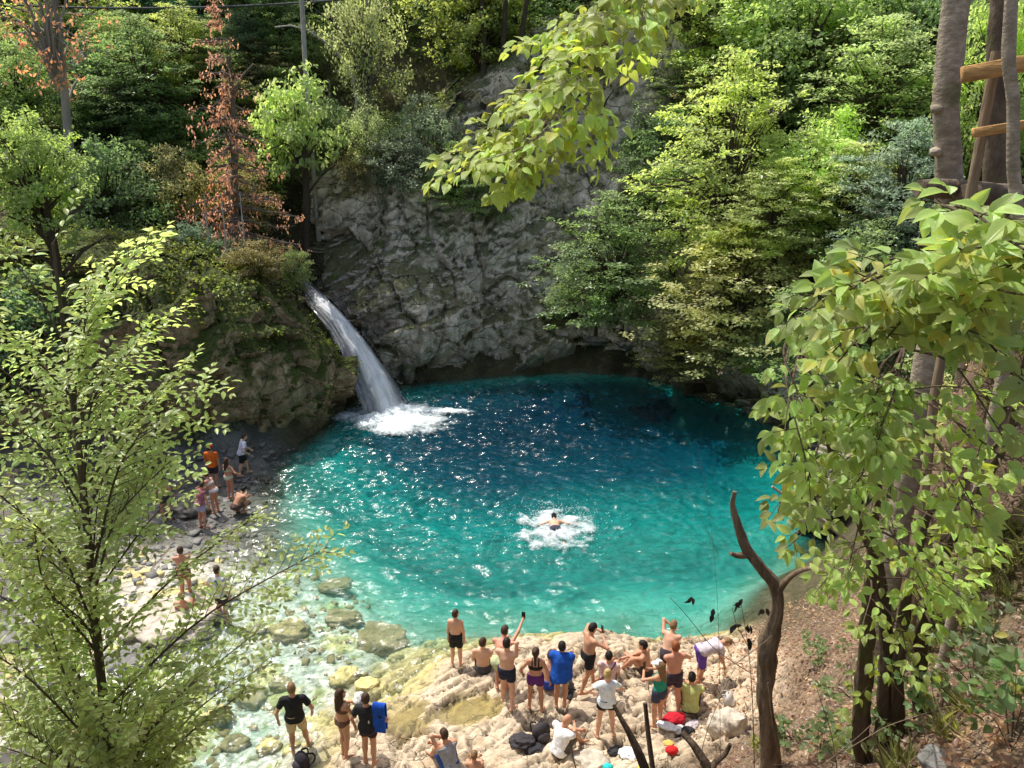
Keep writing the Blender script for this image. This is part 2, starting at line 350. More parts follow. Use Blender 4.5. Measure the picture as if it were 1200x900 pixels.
def land_color(X, Y, H):
    x, y = X.ravel(), Y.ravel(); h = H.ravel(); P = np.stack([x, y, 0*x], 1); led, sha = masks(x, y)
    n1 = fbm(P*.9+5, 4)[:, None]; n2 = fbm(P*2.7+8, 4)[:, None]; n3 = fbm(P*7+1, 3)[:, None]
    soil = np.array([.085, .075, .038])*(1+.5*n1)
    litter = np.array([.20, .14, .09])*(1+.55*n2+.5*n3)
    grass = np.array([.07, .10, .025])*(1+.5*n2)
    right = (sstep(1.2, 3.2, x)*sstep(15, 12.5, y)*sstep(-2, 3, x+5))[:, None]
    c = soil*(1-right)+(litter*(1-sstep(.12, .4, n1)*.6)+grass*sstep(.12, .4, n1)*.6)*right
    peb = np.array([.15, .15, .135])*(1+.5*n2+.4*n3)
    left = (sstep(-5, -7.5, x)*sstep(9, 16, y)*sstep(25.5, 23.5, y)*sstep(-18, -13, x))[:, None]
    c = c*(1-left)+peb*left
    pale = np.array([.56, .455, .325])*(1+.18*n1+.22*n2+.12*n3)
    stain = np.array([.33, .23, .13])*(1+.4*n2)
    k = sstep(.08, .42, n2)*.5; lime = pale*(1-k)+stain*k
    lime = lime*(1-sstep(.1, .5, fbm(P*.55+44, 3))[:, None]*.25)
    pebr = sstep(.05, .35, fbm(P*.5+71, 3)+.22*(x-1.2)/3)[:, None]            # rubble and dry litter to the right
    lime = lime*(1-.35*pebr)+np.array([.46, .35, .23])*(1+.5*n3)*.35*pebr
    led = led*sstep(1.8, 1.1, h); c = c*(1-led[:, None])+lime*led[:, None]
    ochre = np.array([.68, .58, .24]); olive = np.array([.34, .37, .13]); grey = np.array([.66, .63, .54])
    s = ochre*sstep(.02, .3, n1)+grey*(1-sstep(.02, .3, n1)); s = s*(1-sstep(.05, .35, n2))+olive*sstep(.05, .35, n2)
    s = s*(1+.3*n3)
    c = c*(1-sha[:, None])+s*sha[:, None]
    wet = (sstep(.28, .08, h)*sstep(-.9, -.1, h))[:, None]*(led[:, None])
    c = c*(1-wet*.8)+np.array([.50, .43, .16])*(1+.45*n2)*wet*.8
    sand = np.array([.60, .60, .50])*(1+.25*n2)
    weed = np.array([.18, .24, .12])
    k = (sstep(-.25, -.9, h)*(1-sha*.6))[:, None]
    sand = sand*(1-sstep(.0, .3, n1)*.8)+weed*sstep(.0, .3, n1)*.8
    c = c*(1-k)+sand*k
    for (a, b, r, z) in PUD:
        w = sstep(1.9, 1.1, np.hypot(x-a, y-b)/r)[:, None]*.8; c = c*(1-w)+np.array([.46, .38, .19])*w
    return np.clip(c, .012, .85)
def m_land(name):
    t = NT(name); c = t.n('ShaderNodeVertexColor', layer_name='Col').outputs[0]; p = t.pos()
    a = t.noise(2.3, p, 6, .62); b = t.noise(11., p, 5, .65); d = t.noise(46., p, 3, .6)
    c = t.mix(1., c, t.ramp(b, [(.25, .62), (.6, 1.06), (.8, 1.25)]), 'MULTIPLY')
    c = t.mix(t.rng(a, .52, .66, 0, .28), c, (.30, .22, .13))
    v = t.n('ShaderNodeTexVoronoi', feature='DISTANCE_TO_EDGE'); v.inputs['Scale'].default_value = 1.5
    wp = t.n('ShaderNodeVectorMath', operation='ADD'); t.set(wp.inputs[0], t.mapv(p, (.75, 1.9, 1), (0, 0, -.64)))
    nv = t.n('ShaderNodeTexNoise', in_Scale=2.2, in_Detail=5.); t.set(nv.inputs['Vector'], p); t.set(wp.inputs[1], nv.outputs['Color']); t.set(v.inputs['Vector'], wp.outputs[0])
    crack = t.math('MULTIPLY', t.rng(v.outputs[0], 0, .03, 1, 0), t.rng(a, .42, .55, 0, 1))
    z = t.sep(p)[2]
    c = t.mix(t.math('MULTIPLY', crack, t.math('MULTIPLY', t.rng(z, .0, .25, 0, .75), t.rng(t.sep(c)[0], .12, .24, 0, 1))), c, (.10, .075, .05))
    # water lets less and less red through with depth
    dep = t.math('MAXIMUM', t.math('MULTIPLY', z, -1.), 0.)
    cb = t.n('ShaderNodeCombineColor')
    for k, q in enumerate((1.05, .10, .20)): t.set(cb.inputs[k], t.math('EXPONENT', t.math('MULTIPLY', dep, -q)))
    sc = t.math('SUBTRACT', 1., t.math('EXPONENT', t.math('MULTIPLY', t.math('MAXIMUM', t.math('SUBTRACT', dep, .22), 0.), -.8)))
    deep = t.ramp(t.rng(dep, 0, 6.5), [(.08, (.07, .52, .43)), (.30, (.006, .28, .26)), (.60, (.001, .075, .115)), (.95, (.001, .032, .066))])
    c = t.mix(t.math('MULTIPLY', sc, .93), t.mix(1., c, cb.outputs[0], 'MULTIPLY'), deep)
    h = t.math('ADD', t.math('ADD', b, t.math('MULTIPLY', d, .35)), t.math('MULTIPLY', crack, -.8))
    return t.done(t.principled(c, t.rng(z, -.02, .12, .35, .88), t.bump(h, .75, .06), .3))
M_land = m_land('land')
def sheet(name, x0, x1, y0, y1, st, drop=None):
    xs = np.arange(x0, x1+st/2, st); ys = np.arange(y0, y1+st/2, st)
    X, Y = np.meshgrid(xs, ys, indexing='ij'); H = height(X, Y)
    c = land_color(X, Y, H)
    if drop is not None: H = H-drop(X, Y)
    kw = max(1, int(.12/st)); Hb = H.copy()                          # cavity darkening put into the colour: darker hollows, lighter crests
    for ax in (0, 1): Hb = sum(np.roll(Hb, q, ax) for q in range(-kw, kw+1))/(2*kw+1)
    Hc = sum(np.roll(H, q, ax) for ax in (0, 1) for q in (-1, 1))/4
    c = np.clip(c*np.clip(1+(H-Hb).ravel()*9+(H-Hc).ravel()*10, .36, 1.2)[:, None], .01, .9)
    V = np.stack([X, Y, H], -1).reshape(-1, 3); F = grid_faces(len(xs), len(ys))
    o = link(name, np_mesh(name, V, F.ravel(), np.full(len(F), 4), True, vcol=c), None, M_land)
    return tag(o, kind='structure')
FX0, FX1, FY0, FY1 = -9.0, 9.6, 4.6, 18.5
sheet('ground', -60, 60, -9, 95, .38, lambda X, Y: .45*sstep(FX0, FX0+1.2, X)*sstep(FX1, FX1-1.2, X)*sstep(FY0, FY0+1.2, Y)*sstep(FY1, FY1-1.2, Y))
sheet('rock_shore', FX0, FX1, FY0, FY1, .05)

# puddles in the hollows of the ledge
def m_water(name, body, tint, glitter=.55, strength=1.0, depth_ramp=None, wd=.8):
    t = NT(name); p = t.pos()
    big = t.noise(.9, t.mapv(p, (1, 1.25, 1)), 4, .6, .8); mid = t.noise(3.2, t.mapv(p, (.8, 1.5, 1), (0, 0, .3)), 4, .65, 1.1); fin = t.noise(9., t.mapv(p, (.8, 1.4, 1), (0, 0, -.3)), 3, .65, .8)
    h = t.math('ADD', t.math('ADD', t.math('MULTIPLY', big, .35), mid), t.math('MULTIPLY', fin, .55))
    nb = t.bump(h, strength, wd)
    rough = .09
    if depth_ramp is None: col = body; fac = .18
    else:
        a = t.n('ShaderNodeAttribute', attribute_name='depth').outputs['Fac']
        col = t.ramp(t.rng(a, 0, 6.5), depth_ramp); fac = t.rng(a, .10, 1.9, .03, .55)
        col = t.mix(1., col, t.ramp(mid, [(.3, .6), (.7, 1.35)]), 'MULTIPLY')
    tr = t.n('ShaderNodeBsdfTransparent'); tr.inputs[0].default_value = (*tint, 1)
    df = t.n('ShaderNodeBsdfDiffuse'); t.set(df.inputs[0], col); t.set(df.inputs[2], nb)
    m1 = t.n('ShaderNodeMixShader'); t.set(m1.inputs[0], fac); t.set(m1.inputs[1], tr); t.set(m1.inputs[2], df)
    gl = t.n('ShaderNodeBsdfGlossy'); gl.inputs['Roughness'].default_value = rough; t.set(gl.inputs['Normal'], nb)
    fr = t.n('ShaderNodeFresnel'); fr.inputs['IOR'].default_value = 1.33; t.set(fr.inputs['Normal'], nb)
    m2 = t.n('ShaderNodeMixShader'); t.set(m2.inputs[0], t.math('MINIMUM', t.math('ADD', fr.outputs[0], .012), glitter)); t.set(m2.inputs[1], m1.outputs[0]); t.set(m2.inputs[2], gl.outputs[0])
    return t.done(m2.outputs[0])
DR = [(.0, (.30, .38, .22)), (.1, (.05, .50, .42)), (.30, (.006, .28, .26)), (.60, (.001, .078, .12)), (.95, (.001, .034, .07))]
M_water = m_water('pool_water', None, (.96, .99, .98), .6, .5, DR, .05)
M_pud = m_water('puddle_water', (.30, .27, .12), (.93, .90, .72), .3, .05)
xs = np.arange(-14, 12.01, .055); ys = np.arange(8.5, 34.5, .055)
X, Y = np.meshgrid(xs, ys, indexing='ij')
hb = hbase(X[::4, ::4], Y[::4, ::4]); hb = np.repeat(np.repeat(hb, 4, 0), 4, 1)[:len(xs), :len(ys)]
keep = (hb < .35)
dep = np.maximum(-hb, 0)
kk = np.hanning(11); kk /= kk.sum()
for ax in (0, 1): dep = np.apply_along_axis(lambda q: np.convolve(np.pad(q, 5, mode='edge'), kk, 'valid'), ax, dep)
Wz = np.zeros(X.shape); m = keep
x, y = X[m], Y[m]; P = np.stack([x, y, 0*x], 1)
wx = P+np.stack([.25*fbm(P*.7, 2), .25*fbm(P*.7+9, 2), 0*x], 1)
r1 = np.hypot(x+4.6, y-28.2)
amp = np.clip(.84+.7*np.exp(-r1/6)+.9*fbm(P*.20, 3), .3, 1.6)*(1-.22*sstep(1, 7, x))+.3*sstep(-2, -5, x)*sstep(19, 14, y)
c1, s1 = math.cos(.35), math.sin(.35)
wq = np.stack([wx[:, 0]*c1+wx[:, 1]*s1, -wx[:, 0]*s1+wx[:, 1]*c1, 0*x], 1)
wave = .040*fbm(wq*np.array([.8, 1.3, 1]), 2)+.028*fbm(wq*np.array([1.7, 2.7, 1])+5, 2, ridged=True)+.015*fbm(wx*np.array([3.2, 4.6, 1])+8, 2, ridged=True)
Wz[m] = amp*wave*2.9-.01
run = sstep(16., 13.5, y)*sstep(-2.2, -4, x)
Wz[m] += .02*run+run*1.25*(.07*fbm(P*np.array([1.4, 1.9, 1])+3, 3)+.035*fbm(P*np.array([3.4, 4.4, 1])+6, 2, ridged=True))
V = np.stack([X, Y, Wz], -1).reshape(-1, 3); F = grid_faces(len(xs), len(ys))
F = F[keep.ravel()[F].any(1)]
tag(link('pool_water', np_mesh('pool_water', V, F.ravel(), np.full(len(F), 4), True, vattr={'depth': dep.ravel()}), None, M_water), kind='structure')
for (a, b, r, z) in PUD:
    th = np.linspace(0, 2*np.pi, 60, endpoint=False)
    V = np.vstack([np.stack([a+np.cos(th)*r*2.2, b+np.sin(th)*r*2.2, np.full(60, z)], 1), [[a, b, z]]])
    F = np.array([[60, k, (k+1) % 60] for k in range(60)])
    tag(link('puddle', np_mesh('puddle', V, F.ravel(), np.full(60, 3), True), None, M_pud), kind='structure')

# ------------------------------------------------------------------ cliffs
def m_cliff(name, base, dark, pale, moss_amt, wet=1.6, stain=.5):
    t = NT(name); p = t.pos(); g = t.n('ShaderNodeNewGeometry'); z = t.sep(p)[2]; nz = t.sep(g.outputs['Normal'])[2]
    a = t.noise(.45, p, 6, .62, .6); b = t.noise(2.6, p, 6, .66, .3); d = t.noise(13., p, 4, .65)
    st = t.noise(1.6, t.mapv(p, (1.4, 1.4, .16)), 5, .6, .4)
    c = t.ramp(b, [(.26, dark), (.5, base), (.74, pale)])
    c = t.mix(t.rng(st, .5, .68, 0, stain), c, (.10, .075, .05))
    c = t.mix(t.rng(a, .55, .68, 0, .55), c, (.19, .135, .08))
    v = t.n('ShaderNodeTexVoronoi', feature='DISTANCE_TO_EDGE'); v.inputs['Scale'].default_value = .85
    wp = t.n('ShaderNodeVectorMath', operation='ADD'); t.set(wp.inputs[0], t.mapv(p, (1, 1, 1.5), (.5, .4, 0)))
    nv = t.n('ShaderNodeTexNoise', in_Scale=1.1, in_Detail=6.); t.set(nv.inputs['Vector'], p); t.set(wp.inputs[1], nv.outputs['Color']); t.set(v.inputs['Vector'], wp.outputs[0])
    crack = t.math('MULTIPLY', t.rng(v.outputs[0], 0, .045, 1, 0), t.rng(b, .4, .6, .2, 1))
    c = t.mix(t.math('MULTIPLY', crack, .7), c, (.03, .027, .022))
    c = t.mix(1., c, t.ramp(d, [(.3, .78), (.65, 1.3)]), 'MULTIPLY')
    ms = t.math('MULTIPLY', t.rng(t.math('ADD', t.math('MULTIPLY', nz, .55), t.noise(1.1, p, 6, .7)), .62, .82), moss_amt)
    c = t.mix(ms, c, t.ramp(d, [(.3, (.028, .04, .008)), (.7, (.10, .125, .022))]))
    low = t.math('MULTIPLY', t.rng(t.math('ADD', z, t.math('MULTIPLY', a, 1.6)), .9, wet+1.3, 1, 0), .8)
    c = t.mix(low, c, t.ramp(b, [(.3, (.018, .018, .010)), (.7, (.055, .055, .022))]))
    h = t.math('ADD', t.math('ADD', b, t.math('MULTIPLY', d, .3)), t.math('MULTIPLY', crack, -.5))
    return t.done(t.principled(c, .85, t.bump(h, .9, .16), .3))
M_cliff = m_cliff('cliff_rock', (.70, .60, .47), (.36, .30, .225), (.92, .84, .72), .85, .6, .5)
M_outc = m_cliff('outcrop_rock', (.32, .225, .125), (.15, .11, .055), (.58, .46, .30), 1.25, .4, .35)
SURF = {}
def blocks(P, size, seed):
    """rock broken into tilted blocks: every cell is a flat facet of its own"""
    from mathutils.kdtree import KDTree
    r = np.random.default_rng(seed+50); lo, hi = P.min(0)-size, P.max(0)+size
    Wm = np.array([[.80, .15, .58], [-.20, .97, .1], [-.55, -.2, .80]])*np.array([[.62], [1.], [1.25]])
    Q = (P+.35*size*np.stack([fbm(P/size*.9+k*9, 2) for k in range(3)], 1)) @ Wm.T/size
    lo, hi = Q.min(0)-1, Q.max(0)+1; g = np.stack(np.meshgrid(*[np.arange(a, b) for a, b in zip(lo, hi)], indexing='ij'), -1).reshape(-1, 3)
    kd0 = KDTree(len(Q[::40])); [kd0.insert(q, i) for i, q in enumerate(Q[::40])]; kd0.balance()
    g = np.array([q for q in g if kd0.find(q)[2] < 2.2]); g = g+r.random(g.shape)*.95; kd = KDTree(len(g)); [kd.insert(q, i) for i, q in enumerate(g)]; kd.balance()
    idx = np.array([kd.find(q)[1] for q in Q]); off = r.uniform(-.5, .5, len(g)); tilt = r.normal(size=(len(g), 3))*.42
    return (off[idx]+((Q-g[idx])*tilt[idx]).sum(1))*size*.55
def wall(name, pts, mat, nu, nv, cap, disp, under=0., bulge=0., seed=0, ztop_noise=.5, push=0.):
    pts = np.array(pts, float); s = np.concatenate([[0], np.cumsum(np.hypot(*np.diff(pts[:, :2], axis=0).T))])
    u = np.linspace(0, s[-1], nu); C = np.stack([np.interp(u, s, pts[:, k]) for k in range(4)], 1)
    k = max(3, int(nu*1.0/s[-1])); ker = np.hanning(2*k+3)[1:-1]; ker /= ker.sum()
    for q in range(4): C[:, q] = np.convolve(np.pad(C[:, q], k, mode='edge'), ker, 'valid')
    C[:, 2] += ztop_noise*fbm(np.stack([u*.35, 0*u+seed, 0*u], 1), 3)*2
    T = np.gradient(C[:, :2], axis=0); T /= np.linalg.norm(T, axis=1)[:, None]; N = np.stack([T[:, 1], -T[:, 0]], 1)
    nc = int(nv*.3); w = np.concatenate([np.linspace(0, 1, nv-nc), 1+np.linspace(0, 1, nc+1)[1:]])
    f = np.minimum(w, 1)[None]; cc = np.maximum(w-1, 0)[None]
    z0 = -2.; zt = C[:, 2:3]
    Z = z0+(zt-z0)*f+np.sin(np.minimum(cc*3, 1)*np.pi/2)*.35+cc*.7
    off = push-C[:, 3:4]*np.maximum(Z, 0)*(f < 2)+bulge*np.sin(np.pi*np.clip(Z/zt, 0, 1))-under*sstep(1.5, .2, Z)*1.0-cap*cc**1.2
    P = np.stack([C[:, 0:1]+N[:, 0:1]*off, C[:, 1:2]+N[:, 1:2]*off, Z+0*off], -1).reshape(-1, 3)
    Q = P+seed*13.1
    d = fbm(Q*.25, 3)*1.5+blocks(Q, 2.6, seed)*.85+blocks(Q+40, 1.15, seed+1)*.30+blocks(Q+80, .5, seed+2)*.13+.06*fbm(Q*1.9, 4, ridged=True)+.10*fbm(Q*4.5, 4)+.05*fbm(Q*11, 2)
    d = d-.6*sstep(.045, 0, np.abs(fbm(Q*np.array([.30, .30, .10])+11, 3)))-.35*sstep(.04, 0, np.abs(fbm(Q*np.array([.5, .5, .9])+29, 3)))
    d = d*disp
    N3 = np.repeat(np.stack([N[:, 0], N[:, 1], 0*u+.15], 1), len(w), 0)
    fade = np.ones((nu, len(w)))*(1-.6*cc)
    V = P+N3*(d[:, None])*fade.reshape(-1, 1)
    F = grid_faces(nu, len(w))
    o = tag(link(name, np_mesh(name, V, F.ravel(), np.full(len(F), 4), True), None, mat), kind='structure')
    SURF[name] = (V.reshape(nu, len(w), 3), N)
    return o
wall('cliff', [(-13,39.5,12,.3),(-10.4,36.2,9.6,.2),(-8.8,33.6,9.2,.34),(-7.0,32.2,9.4,.42),(-4.6,31.9,9.8,.42),(-2.4,32.6,10.6,.40),(0,33.3,12.4,.37),(2.6,33.9,15.2,.32),(5.2,33.6,15.6,.30),(6.6,32.7,10,.3),(8.0,31.1,4.9,.22),(9.3,29.1,4.0,.15),(10.1,27,3.6,.12),(10.1,24,3.3,.12),(9.4,20.8,2.7,.2),(8.5,18.4,1.7,.25)], M_cliff, 470, 210, 3.2, .85, under=.5, seed=1, push=.55)
wall('rock_outcrop', [(-24,22.8,6.8,.22),(-18,22.6,6.4,.22),(-14,23.2,6.2,.22),(-11,23.9,6.0,.22),(-8.9,24.9,5.7,.24),(-7.5,26.5,5.1,.26),(-6.9,28.2,4.1,.28),(-7.1,29.6,3.4,.3),(-8.2,30.9,3.9,.3),(-9.6,33,4.8,.3)], M_outc, 330, 150, 3.4, .62, under=.2, bulge=.95, seed=4, ztop_noise=.25, push=.55)
# ------------------------------------------------------------------ waterfall
def m_fall(name):
    t = NT(name); uv = t.n('ShaderNodeUVMap').outputs[0]; x = t.sep(uv)
    n1 = t.noise(1., t.mapv(uv, (13, 4.5, 1)), 6, .7, .9); n2 = t.noise(1., t.mapv(uv, (46, 16, 1)), 5, .7, .5)
    edge = t.math('MULTIPLY', t.rng(x[0], 0, .3, 0, 1), t.rng(x[0], .7, 1, 1, 0))
    body = t.rng(x[1], .10, .42, -.10, .95)
    a = t.math('ADD', t.math('ADD', t.math('MULTIPLY', n1, 1.0), t.math('MULTIPLY', n2, .5)), body)
    a = t.math('MULTIPLY', t.rng(a, .62, .98, .0, 1.), t.rng(edge, 0, 1, 0.1, 1))
    df = t.principled(t.mix(t.rng(t.math('ADD', n1, t.math('MULTIPLY', n2, .6)), .62, .95), (.80, .86, .92), (.98, .98, .98)), .7, t.bump(t.math('ADD', n1, t.math('MULTIPLY', n2, .6)), .8, .12), .4)
    gl = t.n('ShaderNodeBsdfPrincipled'); gl.inputs['Base Color'].default_value = (.012, .02, .026, 1); gl.inputs['Roughness'].default_value = .12; gl.inputs['Alpha'].default_value = .75
    m = t.n('ShaderNodeMixShader'); t.set(m.inputs[0], a); t.set(m.inputs[1], gl.outputs[0]); t.set(m.inputs[2], df)
    tr = t.n('ShaderNodeBsdfTransparent')
    m2 = t.n('ShaderNodeMixShader'); t.set(m2.inputs[0], t.rng(t.math('ADD', edge, t.math('MULTIPLY', t.math('ADD', n1, n2), .75)), .64, .92, 0, 1)); t.set(m2.inputs[1], tr); t.set(m2.inputs[2], m.outputs[0])
    return t.done(m2.outputs[0])
def m_foam(name, dens=.5, sc=1.):
    """foam lying on the water: the attribute 'var' holds how thick it is"""
    t = NT(name); p = t.pos(); v = t.n('ShaderNodeAttribute', attribute_name='thick').outputs['Fac']
    n1 = t.noise(2.6*sc, p, 6, .68, 1.2); n2 = t.noise(8*sc, p, 4, .7, .6)
    a = t.math('ADD', t.math('MULTIPLY', v, 1.15), t.math('ADD', t.math('MULTIPLY', n1, .9), t.math('MULTIPLY', n2, .55)))
    a = t.rng(a, .98, 1.55, 0, 1)
    df = t.n('ShaderNodeBsdfDiffuse'); t.set(df.inputs[0], t.mix(t.rng(n2, .3, .7), (.62, .76, .80), (.92, .95, .96))); t.set(df.inputs[2], t.bump(t.math('ADD', n1, n2), .7, .1))
    tr = t.n('ShaderNodeBsdfTransparent')
    m = t.n('ShaderNodeMixShader'); t.set(m.inputs[0], a); t.set(m.inputs[1], tr); t.set(m.inputs[2], df.outputs[0])
    return t.done(m.outputs[0])
M_fall = m_fall('falling_water'); M_foam = m_foam('foam')
M_drop = NT('spray_drops'); M_drop = M_drop.done(M_drop.principled((.85, .9, .93), .4))
def foam(name, cx, cy, fn, rx, ry, n=70, lift=.02, parent=None, rough=.05):
    xs = np.linspace(-rx, rx, n); ys = np.linspace(-ry, ry, n); X, Y = np.meshgrid(xs, ys, indexing='ij')
    th = fn(X, Y); P = np.stack([X.ravel()*2.2+cx, Y.ravel()*2.2+cy, 0*X.ravel()], 1)
    Z = .06+lift+np.clip(th, 0, 1)*(rough+rough*2*fbm(P, 4, ridged=True).reshape(X.shape))
    V = np.stack([X+cx, Y+cy, Z], -1).reshape(-1, 3); F = grid_faces(n, n); F = F[(th.ravel()[F] > .03).any(1)]
    return link(name, np_mesh(name, V, F.ravel(), np.full(len(F), 4), True, vattr={'thick': th.ravel()}), parent, M_foam)
def spray(name, C, r, parent):
    b = Buf()
    T = np.array([[0, 0, 1.], [.94, 0, -.33], [-.47, .82, -.33], [-.47, -.82, -.33]]); TF = np.array([[0, 1, 2], [0, 2, 3], [0, 3, 1], [1, 3, 2]])
    for c, q in zip(C, r): b.add(T*q+c, TF)
    return tag(b.link(name, parent, M_drop), kind='stuff')
wf = tag(empty('waterfall', (-5.1, 29., 0)), 'white waterfall sliding out of the rock notch into the far left of the pool', 'waterfall')
path = np.array([(-8.9, 32.6, 4.25), (-8.2, 31.4, 4.0), (-7.55, 30.5, 3.65), (-6.9, 30.0, 3.15), (-6.3, 29.55, 2.4), (-5.75, 29.2, 1.6), (-5.3, 28.9, .8), (-4.95, 28.7, -.1)])
wid = np.array([.38, .42, .48, .58, .74, .92, 1.12, 1.4])
s_ = np.linspace(0, 1, 90); ks = np.linspace(0, 1, len(path))
PC = np.stack([np.interp(s_, ks, path[:, k]) for k in range(3)], 1); WD = np.interp(s_, ks, wid)
ker = np.hanning(15); ker /= ker.sum()
for k in range(3): PC[:, k] = np.convolve(np.pad(PC[:, k], 7, mode='edge'), ker, 'valid')
TT = norm(np.gradient(PC, axis=0)); SD = norm(np.cross(TT, [0, 0, 1.])*-1); UP = np.cross(TT, SD)*-1; UP = UP*np.sign(UP[:, 2:])
for lay in range(3):
    nu = 26; a = np.linspace(-1, 1, nu)
    V = PC[:, None]+SD[:, None]*(a[None, :, None]*WD[:, None, None]*(1-.14*lay))
    Q = np.stack([np.repeat(np.linspace(0, 3, 90)[:, None], nu, 1).ravel()*1.3, np.tile(a, 90)*3, np.full(90*nu, lay*5.)], 1)
    off = (.12*(1-a[None]**2)+(.13*fbm(Q, 4)+.08*fbm(Q*np.array([.6, 3, 1]), 3)+.07*fbm(Q*np.array([4, 4, 1]), 3)).reshape(90, nu)*np.linspace(.4, 1.8, 90)[:, None])+.11*lay
    V = V+UP[:, None]*off[..., None]
    F = grid_faces(90, nu); uvv = np.stack(np.meshgrid(np.linspace(0, 1, 90), np.linspace(0, 1, nu), indexing='ij')[::-1], -1).reshape(-1, 2)
    o = link('falling_sheet', np_mesh('falling_sheet', V.reshape(-1, 3)-np.array([-5.1, 29., 0]), F.ravel(), np.full(len(F), 4), True, uv=uvv[F.ravel()]), wf, M_fall)
def th1(X, Y):
    d = np.hypot((X-.1-.25*Y*-1)/2.4, (Y+.5)/2.1); n = fbm(np.stack([X.ravel(), Y.ravel(), 0*X.ravel()], 1)*1.1, 4).reshape(X.shape)
    return np.clip(1.25-d*1.05+.5*n, 0, 1)+np.clip(.72-np.hypot((X-2.4)/1.9, (Y-.1)/.55)+.3*n, 0, .55)+np.clip(.55-np.hypot((X-.4)/1.6, (Y+2.0)/1.1), 0, .4)
f1 = foam('foam', -4.75, 28.3, th1, 4.2, 4.2, 120, parent=None, rough=.10); f1.parent = wf; f1.location = (5.1, -29., 0)
C = rng.normal(size=(420, 3))*[.65, .4, .2]+[-4.95+5.1, 28.45-29, .2]; C[:, 2] = np.abs(C[:, 2])+.05
spray('spray', C, rng.uniform(.008, .024, 420), wf)
spr = np.repeat(np.arange(8, 88), 5); k = SD[spr]*((rng.choice([-1, 1], len(spr))*rng.uniform(.85, 1.12, len(spr)))*WD[spr])[:, None]
C = PC[spr]+k+UP[spr]*rng.uniform(0, .25, len(spr))[:, None]-[-5.1, 29., 0]
spray('spray', C[spr > 40], rng.uniform(.008, .02, (spr > 40).sum()), wf)

# ------------------------------------------------------------------ crowns shared by the trees of the slopes (unit radius)
LEAF = m_leaf('leaf'); LEAFB = m_leaf('leaf_veined', True, .36, .06)
def spread(cen, per, rad, flat, size, up=.55, out=.5, down=0., T=T_MINI, asp=.62, tone=.35):
    n = len(cen); c = np.repeat(cen, per, 0); d = rand_dirs(n*per)*rng.random((n*per, 1))**.5
    r = np.repeat(rad*(.65+.7*rng.random(n)), per)[:, None]
    C = c+d*r*[1, 1, flat]
    od = norm(c*[1, 1, .5]+d*.7)
    N = norm(rand_dirs(n*per)*.55+np.array([0, 0, up])+od*out)
    D = norm(np.cross(N, rand_dirs(n*per))+od*.4-np.array([0, 0, down]))
    var = np.clip(.5+tone*rng.normal(size=n)[np.repeat(np.arange(n), per)]*.6+.22*rng.normal(size=n*per), 0, 1)
    S = size*(.65+.7*rng.random(n*per))
    return leaves(C, D, N, S, S*asp, T, var)
